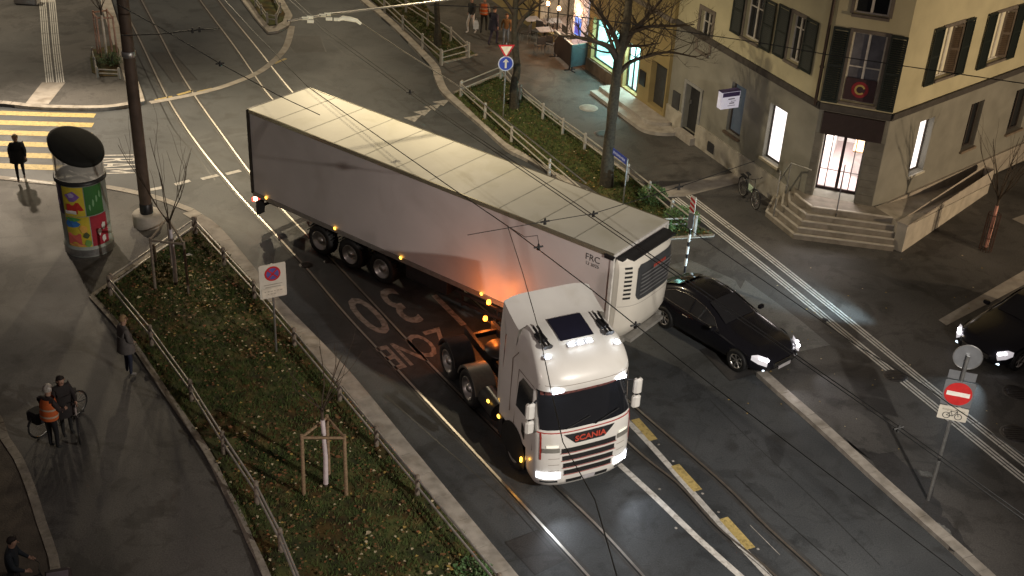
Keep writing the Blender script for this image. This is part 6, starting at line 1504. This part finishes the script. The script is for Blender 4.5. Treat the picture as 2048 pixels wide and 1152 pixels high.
# ================================================================== PEOPLE AND BICYCLES
SK=mat('skin',(.42,.25,.18),.6,0,.05); 
def skinbody(verts,edges,rad,root,mats,classify,parent,name='body',sub=2):
    me=bpy.data.meshes.new('tmp'); me.from_pydata([tuple(v) for v in verts],edges,[]); o=link(bpy.data.objects.new('tmp',me))
    md=o.modifiers.new('s','SKIN'); md.use_smooth_shade=True
    sv=me.skin_vertices[0].data
    for i,r in enumerate(rad): sv[i].radius=r if hasattr(r,'__len__') else (r,r); sv[i].use_root=(i==root)
    m2=o.modifiers.new('u','SUBSURF'); m2.levels=m2.render_levels=sub
    dg=bpy.context.evaluated_depsgraph_get(); dg.update(); nm=bpy.data.meshes.new_from_object(o.evaluated_get(dg)); bpy.data.objects.remove(o)
    return nm
def person(label,loc,rz,J=None,top=(.02,.02,.02),leg=(.03,.03,.04),shoe=(.03,.03,.03),hair=(.03,.02,.015),hairstyle='short',coat=0,bulk=1.0,H=1.75,tilt=0,grp=None,helmet=None,vest=None,skin=None,longhair=False,topz=None):
    s=H/1.75; t=thing('person',label,'person',loc,rz,grp)
    D=dict(pel=(0,0,.93),sp=(0,0,1.12),ch=(.0,0,1.32),nk=(.0,0,1.47),hd0=(.01,0,1.54),hd1=(.03,0,1.64),hd2=(.02,0,1.70),
      sR=(0,-.17,1.40),eR=(-.02,-.24,1.14),wR=(.08,-.25,.92),hR=(.11,-.25,.84),sL=(0,.17,1.40),eL=(-.02,.24,1.14),wL=(.08,.25,.92),hL=(.11,.25,.84),
      pR=(0,-.09,.88),kR=(.03,-.1,.50),aR=(0,-.1,.10),tR=(.14,-.11,.04),pL=(0,.09,.88),kL=(.03,.1,.50),aL=(0,.1,.10),tL=(.14,.11,.04))
    D.update(J or {}); names=list(D); V=[Vector(D[n])*s for n in names]; ix={n:i for i,n in enumerate(names)}
    E_=[('pel','sp'),('sp','ch'),('ch','nk'),('nk','hd0'),('hd0','hd1'),('hd1','hd2'),('ch','sR'),('sR','eR'),('eR','wR'),('wR','hR'),('ch','sL'),('sL','eL'),('eL','wL'),('wL','hL'),('pel','pR'),('pR','kR'),('kR','aR'),('aR','tR'),('pel','pL'),('pL','kL'),('kL','aL'),('aL','tL')]
    b=bulk; rd=dict(pel=(.15*b,.115*b),sp=(.14*b,.11*b),ch=(.155*b,.115*b),nk=(.06,.06),hd0=(.065,.07),hd1=(.085,.098),hd2=(.06,.07),sR=.07*b,eR=.052*b,wR=.036,hR=(.022,.04),sL=.07*b,eL=.052*b,wL=.036,hL=(.022,.04),pR=.085,kR=.06,aR=.04,tR=(.03,.04),pL=.085,kL=.06,aL=.04,tL=(.03,.04))
    if coat: rd['pel']=(.17*b,.14*b); rd['sp']=(.16*b,.13*b)
    rad=[]
    for n in names:
        r=rd[n]; rad.append(tuple(x*s for x in r) if hasattr(r,'__len__') else (r*s,r*s))
    me=skinbody(V,[(ix[a],ix[c]) for a,c in E_],rad,ix['pel'],None,None,t)
    cm=lambda n,c,r_=.8:mat('cloth_%s_%d_%d_%d'%(n,c[0]*255,c[1]*255,c[2]*255),c,r_,0,.12,14,.2,60)
    M_=[skin or SK,cm('top',top),cm('leg',leg),cm('shoe',shoe)]
    me.materials.clear(); [me.materials.append(m) for m in M_]
    seg=[]
    for a,c in E_:
        k=0 if 'hd' in a or (a=='nk' and c=='hd0') else 0 if c in('hR','hL') else 1 if a in('pel','sp','ch','sR','eR','sL','eL') and c not in ('pR','pL') else 3 if a in('aR','aL') else 2
        if c in ('pR','pL'): k=1 if coat else 2
        if a in ('pR','pL') and coat>1: k=1
        seg.append((V[ix[a]],V[ix[c]],k))
    for f in me.polygons:
        c=f.center; bd=1e9;bk=1
        for a,e,k in seg:
            ab=e-a; tt_=max(0,min(1,(c-a).dot(ab)/max(1e-9,ab.length_squared))); d=(c-(a+ab*tt_)).length
            if k==0 and (e-V[ix['hd0']]).length<1e-6 : d+=.02
            if d<bd: bd=d;bk=k
        f.material_index=bk; f.use_smooth=True
    # fingers, nose, ears joined to the same mesh
    bm=bmesh.new(); bm.from_mesh(me); mb=MB()
    for sd in ('R','L'):
        w_=V[ix['w'+sd]]; h_=V[ix['h'+sd]]; d=(h_-w_).normalized(); side=Vector((1,0,0)) if abs(d.x)<.7 else Vector((0,0,1)); side=(side-d*side.dot(d)).normalized(); out=d.cross(side)
        for k,(o_,l_) in enumerate(((-.028,.062),(-.01,.07),(.01,.066),(.028,.05))):
            a=h_+side*o_*s; c1=a+d*l_*.55*s; c2=c1+(d*.6+out*(.5 if sd=='R' else -.5)).normalized()*l_*.5*s; mb.tube([a-d*.02,c1,c2],[.0095,.0085,.006],5,0)
        a=w_.lerp(h_,.45)+side*.03*s; mb.tube([a,a+(side*.6+d*.8)*.035,a+(side*.5+d)*.06],[.011,.009,.007],5,0)
    hc=V[ix['hd1']]; fx=Vector((1,0,-.1)).normalized()
    mb.tube([hc+fx*.085*s+Vector((0,0,.015)),hc+fx*.108*s+Vector((0,0,-.015)),hc+fx*.085*s+Vector((0,0,-.02))],[.006,.013,.008],5,0)
    for sy in(-1,1): mb.tube([hc+Vector((0,sy*.082*s,.02)),hc+Vector((-.012,sy*.10*s,.005)),hc+Vector((0,sy*.082*s,-.02))],[.01,.014,.008],5,0)
    base=len(bm.verts); vs=[bm.verts.new(v) for v in mb.v]
    for f in mb.f:
        try: ff=bm.faces.new([vs[i] for i in f]); ff.material_index=0; ff.smooth=True
        except ValueError: pass
    bm.to_mesh(me); bm.free()
    me.name='body'; o=link(bpy.data.objects.new('body',me)); o.parent=t
    # eyes
    mb=MB()
    for sy in(-1,1): mb.lathe([(0,-.008),(.009,0),(0,.008)],6,0,c=tuple(hc+Vector((.088*s,sy*.032*s,.02*s))))
    _part('eyes',mb,mat('eye_dark',(.02,.015,.012),.3),t) if False else None
    # hair or helmet
    mb=MB(); rg=[]; hx=hc+Vector((-.012,0,.025*s))
    for i in range(7):
        th=R(8+ i*15); rg.append([hx+Vector(((.105*math.cos(a)*math.sin(th)-(.02 if math.cos(a)>0 and i>4 else 0))*s,.097*math.sin(a)*math.sin(th)*s,(.115*math.cos(th)-( .03 if longhair and math.cos(a)<.2 and i>5 else 0)+(.045 if math.cos(a)>.35 and i>4 else 0)*(i-4))*s)) for a in [6.283*k/16 for k in range(16)]])
    mb.loft(rg,0,True,True,True)
    if helmet:
        mb.v=[hx+(v-hx)*1.18+Vector((0,0,.01)) for v in mb.v]; hm=_part('helmet',mb,mat('helmet_pale',helmet,.35,0,.3,30),t)
    else: _part('hair',mb,cm('hair',hair,.7),t)
    if longhair:
        mb=MB(); mb.tube([hx+Vector((-.07,0,.03)),hx+Vector((-.1,0,-.1)),hx+Vector((-.1,0,-.24))],[.07,.085,.05],10); _part('long_hair',mb,cm('hair',hair,.7),t)
    if coat:
        mb=MB(); p=V[ix['pel']]; zt_,zb_=1.2*s,(.62 if coat>1 else .76)*s; rg=[]
        for i in range(6):
            z=zt_+(zb_-zt_)*i/5; q=i/5; rx=(.15+.05*q)*b*s; ry=(.185+.05*q)*b*s
            c=V[ix['sp']].lerp(p,min(1,q*1.3)); rg.append([Vector((c.x+rx*math.cos(a)*(1+.03*math.sin(5*a)),c.y+ry*math.sin(a)*(1+.03*math.sin(4*a)),z)) for a in [6.283*k/20 for k in range(20)]])
        mb.loft(rg,0,True,True,True); _part('coat_skirt',mb,M_[1],t)
    if vest:
        mb=MB(); rg=[]
        for i in range(7):
            q=i/6; z=(.92+.52*q)*s; c=V[ix['pel']].lerp(V[ix['nk']],q*.98); rx=(.165-.045*q**3)*b*s; ry=(.205+.0*q-.06*q**4)*b*s
            rg.append([Vector((c.x+rx*math.cos(a),c.y+ry*math.sin(a),z)) for a in [6.283*k/20 for k in range(20)]])
        mb.loft(rg,0,False,True,True); v_=_part('safety_vest',mb,mat('vest_orange',(.55,.12,.03),.6,0,.1,10,emit=None),t)
        mb=MB(); 
        for q in (.15,.5):
            z=(.92+.52*q)*s; c=V[ix['pel']].lerp(V[ix['nk']],q*.98); rx=(.17-.045*q**3)*b*s; ry=(.21-.06*q**4)*b*s
            mb.loft([[Vector((c.x+rx*math.cos(a),c.y+ry*math.sin(a),z+dz_)) for a in [6.283*k/20 for k in range(20)]] for dz_ in (0,.05)],0,False,True,True)
        _part('reflective_band',mb,mat('reflective_grey',(.5,.38,.28),.5),v_)
    return t
def at(u,v): g=G(u,v,PV); return (g.x,g.y,PV)
def dirpx(u,v,u2,v2): a=G(u,v,PV);b=G(u2,v2,PV); return math.atan2(b.y-a.y,b.x-a.x)
walk=dict(kR=(.16,-.1,.52),aR=(.1,-.1,.13),tR=(.24,-.11,.09),kL=(-.02,.1,.5),aL=(-.22,.1,.14),tL=(-.1,.11,.05),eR=(-.1,-.25,1.16),wR=(-.06,-.26,.95),hR=(-.05,-.26,.87),eL=(.05,.25,1.16),wL=(.18,.24,.98),hL=(.22,.24,.92))
person('person in a black puffy coat with blonde hair walking off the yellow crossing',at(44,363),dirpx(44,363,50,420),walk,top=(.018,.02,.022),leg=(.02,.02,.025),shoe=(.25,.2,.17),hair=(.45,.33,.2),coat=1,bulk=1.22,H=1.72,longhair=True)
stand=dict(wR=(.12,-.16,1.0),hR=(.16,-.1,.98),wL=(.12,.16,1.0),hL=(.16,.1,.98))
person('person in grey jacket and dark jeans standing at the edge of the lower left bed',at(259,750),dirpx(259,750,310,730),stand,top=(.10,.09,.085),leg=(.02,.025,.045),shoe=(.2,.19,.18),hair=(.28,.18,.09),coat=1,bulk=1.12,H=1.80)
hold=dict(eR=(.08,-.25,1.14),wR=(.28,-.2,1.02),hR=(.35,-.18,1.0),eL=(.08,.25,1.14),wL=(.28,.2,1.02),hL=(.35,.18,1.0),ch=(.03,0,1.32),nk=(.05,0,1.46),hd0=(.07,0,1.53),hd1=(.10,0,1.62),hd2=(.09,0,1.68))
person('dark haired person in a black coat standing behind the bicycles on the path',at(136,868),dirpx(136,868,170,905),hold,top=(.022,.018,.018),leg=(.02,.02,.02),hair=(.02,.014,.012),coat=2,bulk=1.2,H=1.75,longhair=True)
person('cyclist in an orange safety vest and pale helmet seen from behind on the path',at(110,898),dirpx(110,898,175,845),hold,top=(.03,.02,.02),leg=(.01,.01,.012),helmet=(.4,.36,.32),vest=True,bulk=1.1,H=1.78)
mbk=None
person('person with white trousers and a white bag walking beyond the upper bed',at(942,68),dirpx(942,68,900,80),walk,top=(.03,.028,.025),leg=(.62,.6,.58),shoe=(.5,.48,.45),hair=(.04,.03,.02),H=1.75,grp=None)
g=G(952,52,PV+.75); bg_=thing('shopping_bag','white shopping bag held beside the person in white trousers','bag',(g.x,g.y,PV+.62)); mb=MB(); mb.loft([[Vector((x*q,y*q,z)) for x,y in ((-.12,-.05),(.12,-.05),(.12,.05),(-.12,.05))] for z,q in ((0,1),(.15,1.05),(.3,.85),(.38,.5))],0); _part('bag_body',mb,mat('bag_white',(.75,.74,.72),.6),bg_); mb=MB(); mb.tube([(-.05,0,.37),(0,0,.48),(.05,0,.37)],.01,5); _part('bag_handle',mb,mat('bag_white',(.75,.74,.72),.6),bg_)
person('person in a bright orange vest walking away near the upper tree',at(967,66),dirpx(967,66,990,20),walk,top=(.25,.2,.17),leg=(.02,.02,.022),hair=(.03,.02,.015),vest=True,H=1.72)
person('person in dark clothes striding towards the cafe beside the yield sign',at(986,92),dirpx(986,92,1030,75),walk,top=(.03,.026,.04),leg=(.035,.03,.05),hair=(.05,.03,.02),coat=1,bulk=1.15,H=1.82)
person('person in a tan jacket and pale blue jeans half hidden behind the tree trunk',at(1011,92),dirpx(1011,92,1000,130),walk,top=(.2,.11,.05),leg=(.2,.25,.33),hair=(.12,.06,.03),H=1.5)
person('dark clothed person at the bottom left corner seen from above beside a cargo bicycle',at(40,1205),dirpx(40,1205,120,1200),hold,top=(.015,.02,.028),leg=(.015,.015,.02),hair=(.02,.015,.012),bulk=1.15,H=1.75)
def bicycle(label,rear,frontp,frame_col,z=PV,steer=0,name='bicycle',bag=None,wr=.34):
    a=G(rear[0],rear[1],z+wr); b=G(frontp[0],frontp[1],z+wr); d=(b-a); d.z=0; d.normalize(); mid_=(a+b)/2
    t=thing(name,label,'bicycle',(mid_.x,mid_.y,z),math.atan2(d.y,d.x)); wb=1.06
    fm=mat('bike_frame_%d'%int(sum(frame_col)*100),frame_col,.35,.2,.05)
    for x in(-wb/2,wb/2):
        mb=MB(); mb.tube([(x+wr*math.cos(6.2832*k/32),0,wr+wr*math.sin(6.2832*k/32)) for k in range(33)],.019,6,caps=False); w_=_part('wheel',mb,BLK,t)
        mb=MB(); mb.tube([(x+wr*.92*math.cos(6.2832*k/32),0,wr+wr*.92*math.sin(6.2832*k/32)) for k in range(33)],.009,5,caps=False)
        for k in range(18): aa=6.2832*k/18; mb.tube([(x,.02*(-1)**k,wr),(x+wr*.92*math.cos(aa),0,wr+wr*.92*math.sin(aa))],.0025,3,caps=False)
        _part('rim_and_spokes',mb,ALU,w_)
    mb=MB(); bb=(-.08,0,.3); st_=(-.22,0,.78); hd_=(.36,0,.72); hd2_=(.32,0,.86); rw=(-wb/2,0,wr); fw_=(wb/2,0,wr)
    for p,q,r_ in ((bb,st_,.018),(bb,hd_,.022),(st_,hd2_,.018),(st_,rw,.012),(bb,rw,.012),(hd2_,hd_,.02),(hd_,fw_,.015)): mb.tube([p,q],r_,7)
    _part('frame',mb,fm,t)
    mb=MB(); mb.tube([st_,(-.26,0,.93)],.014,6); mb.bbox((-.27,0,.95),(.25,.14,.05),.02); _part('saddle',mb,BLK,t)
    mb=MB(); mb.tube([hd2_,(.3,0,1.0)],.013,6); mb.tube([(.22,-.29,1.02),(.32,-.15,1.02),(.32,.15,1.02),(.22,.29,1.02)],.012,6); _part('handlebar',mb,BLKM,t)
    mb=MB(); mb.tube([(-.08,-.06,.3),(-.08,-.1,.14)],.009,5); mb.tube([(-.08,.06,.3),(-.08,.1,.46)],.009,5); mb.box((-.08,-.14,.14),(.09,.09,.02)); mb.box((-.08,.14,.46),(.09,.09,.02)); mb.lathe([(.09,-.04),(.09,-.036)],16,0,c=(-.08,0,.3),axis='Y'); _part('crankset',mb,BLKM,t)
    for x in (-wb/2,wb/2):
        mb=MB(); n=8; V=[]
        for k in range(n+1):
            aa=R(20+140*k/n) if x<0 else R(30+120*k/n)
            for y in(-.025,.025): V.append((x+(wr+.03)*math.cos(aa),y,wr+(wr+.03)*math.sin(aa)))
        mb.add(V,[(2*k,2*k+1,2*k+3,2*k+2) for k in range(n)]); _part('mudguard',mb,BLPL,t)
    mb=MB(); mb.box((-.55,0,.74),(.36,.13,.015)); mb.tube([(-.55,.06,.74),(-.53,.04,.36)],.006,4); mb.tube([(-.55,-.06,.74),(-.53,-.04,.36)],.006,4); _part('carrier',mb,BLKM,t)
    if bag:
        mb=MB(); mb.bbox((-.56,0,.62),(.36,.42,.32),.05); _part('saddlebag',mb,mat('bag_cloth_%d'%int(sum(bag)*100),bag,.8),t)
    return t
bicycle('black bicycle with dark saddlebags held by the cyclist in the orange vest',(82,848),(150,808),(.02,.02,.022),bag=(.015,.015,.018))
bicycle('bicycle with a pale frame and large front wheel beside the dark haired person',(150,800),(158,872),(.4,.34,.32))
for q,o in (((134,825),.78),((130,845),.6)):
    pass
b_=bicycle('parked bicycle with a pale green panel leaning near the plinth of the corner building',(1485,372),(1512,400),(.12,.13,.12))
mb=MB(); mb.bbox((.05,.0,.55),(.34,.03,.22),.02); _part('pale_panel',mb,mat('pale_green_panel',(.5,.65,.5),.4),b_)
b_=bicycle('cargo bicycle with a dark box partly cut by the bottom left picture edge',(10,1200),(100,1185),(.03,.025,.03),bag=(.03,.025,.035))
mb=MB(); mb.bbox((.62,0,.55),(.5,.5,.4),.04); cb_=_part('cargo_box',mb,mat('cargo_box_dark',(.035,.025,.03),.7),b_); mb=MB(); mb.box((.62,0,.765),(.42,.2,.012)); _part('box_lid',mb,mat('box_lid_violet',(.13,.11,.15),.6),cb_)
# planter bench at the top left edge
t=thing('concrete_seat','pale concrete seat block at the upper left edge of the tram stop','seat',at(55,6)); mb=MB(); mb.bbox((0,0,.22),(1.1,.5,.44),.03); _part('block',mb,CONC,t); mb=MB(); mb.bbox((0,0,.47),(1.14,.54,.05),.015); _part('seat_top',mb,mat('seat_wood',(.35,.3,.22),.7),t)
# litter
for u,v in ((377,516),):
    g=G(u,v,PV); mb=MB(); mb.add([(g.x-.12,g.y,PV+.09),(g.x,g.y-.07,PV+.12),(g.x+.14,g.y+.02,PV+.1),(g.x,g.y+.08,PV+.13)],[(0,1,2,3)]); solo('paper_scrap',mb,SG,'white scrap of paper lying in the grass beside the stakes','litter')
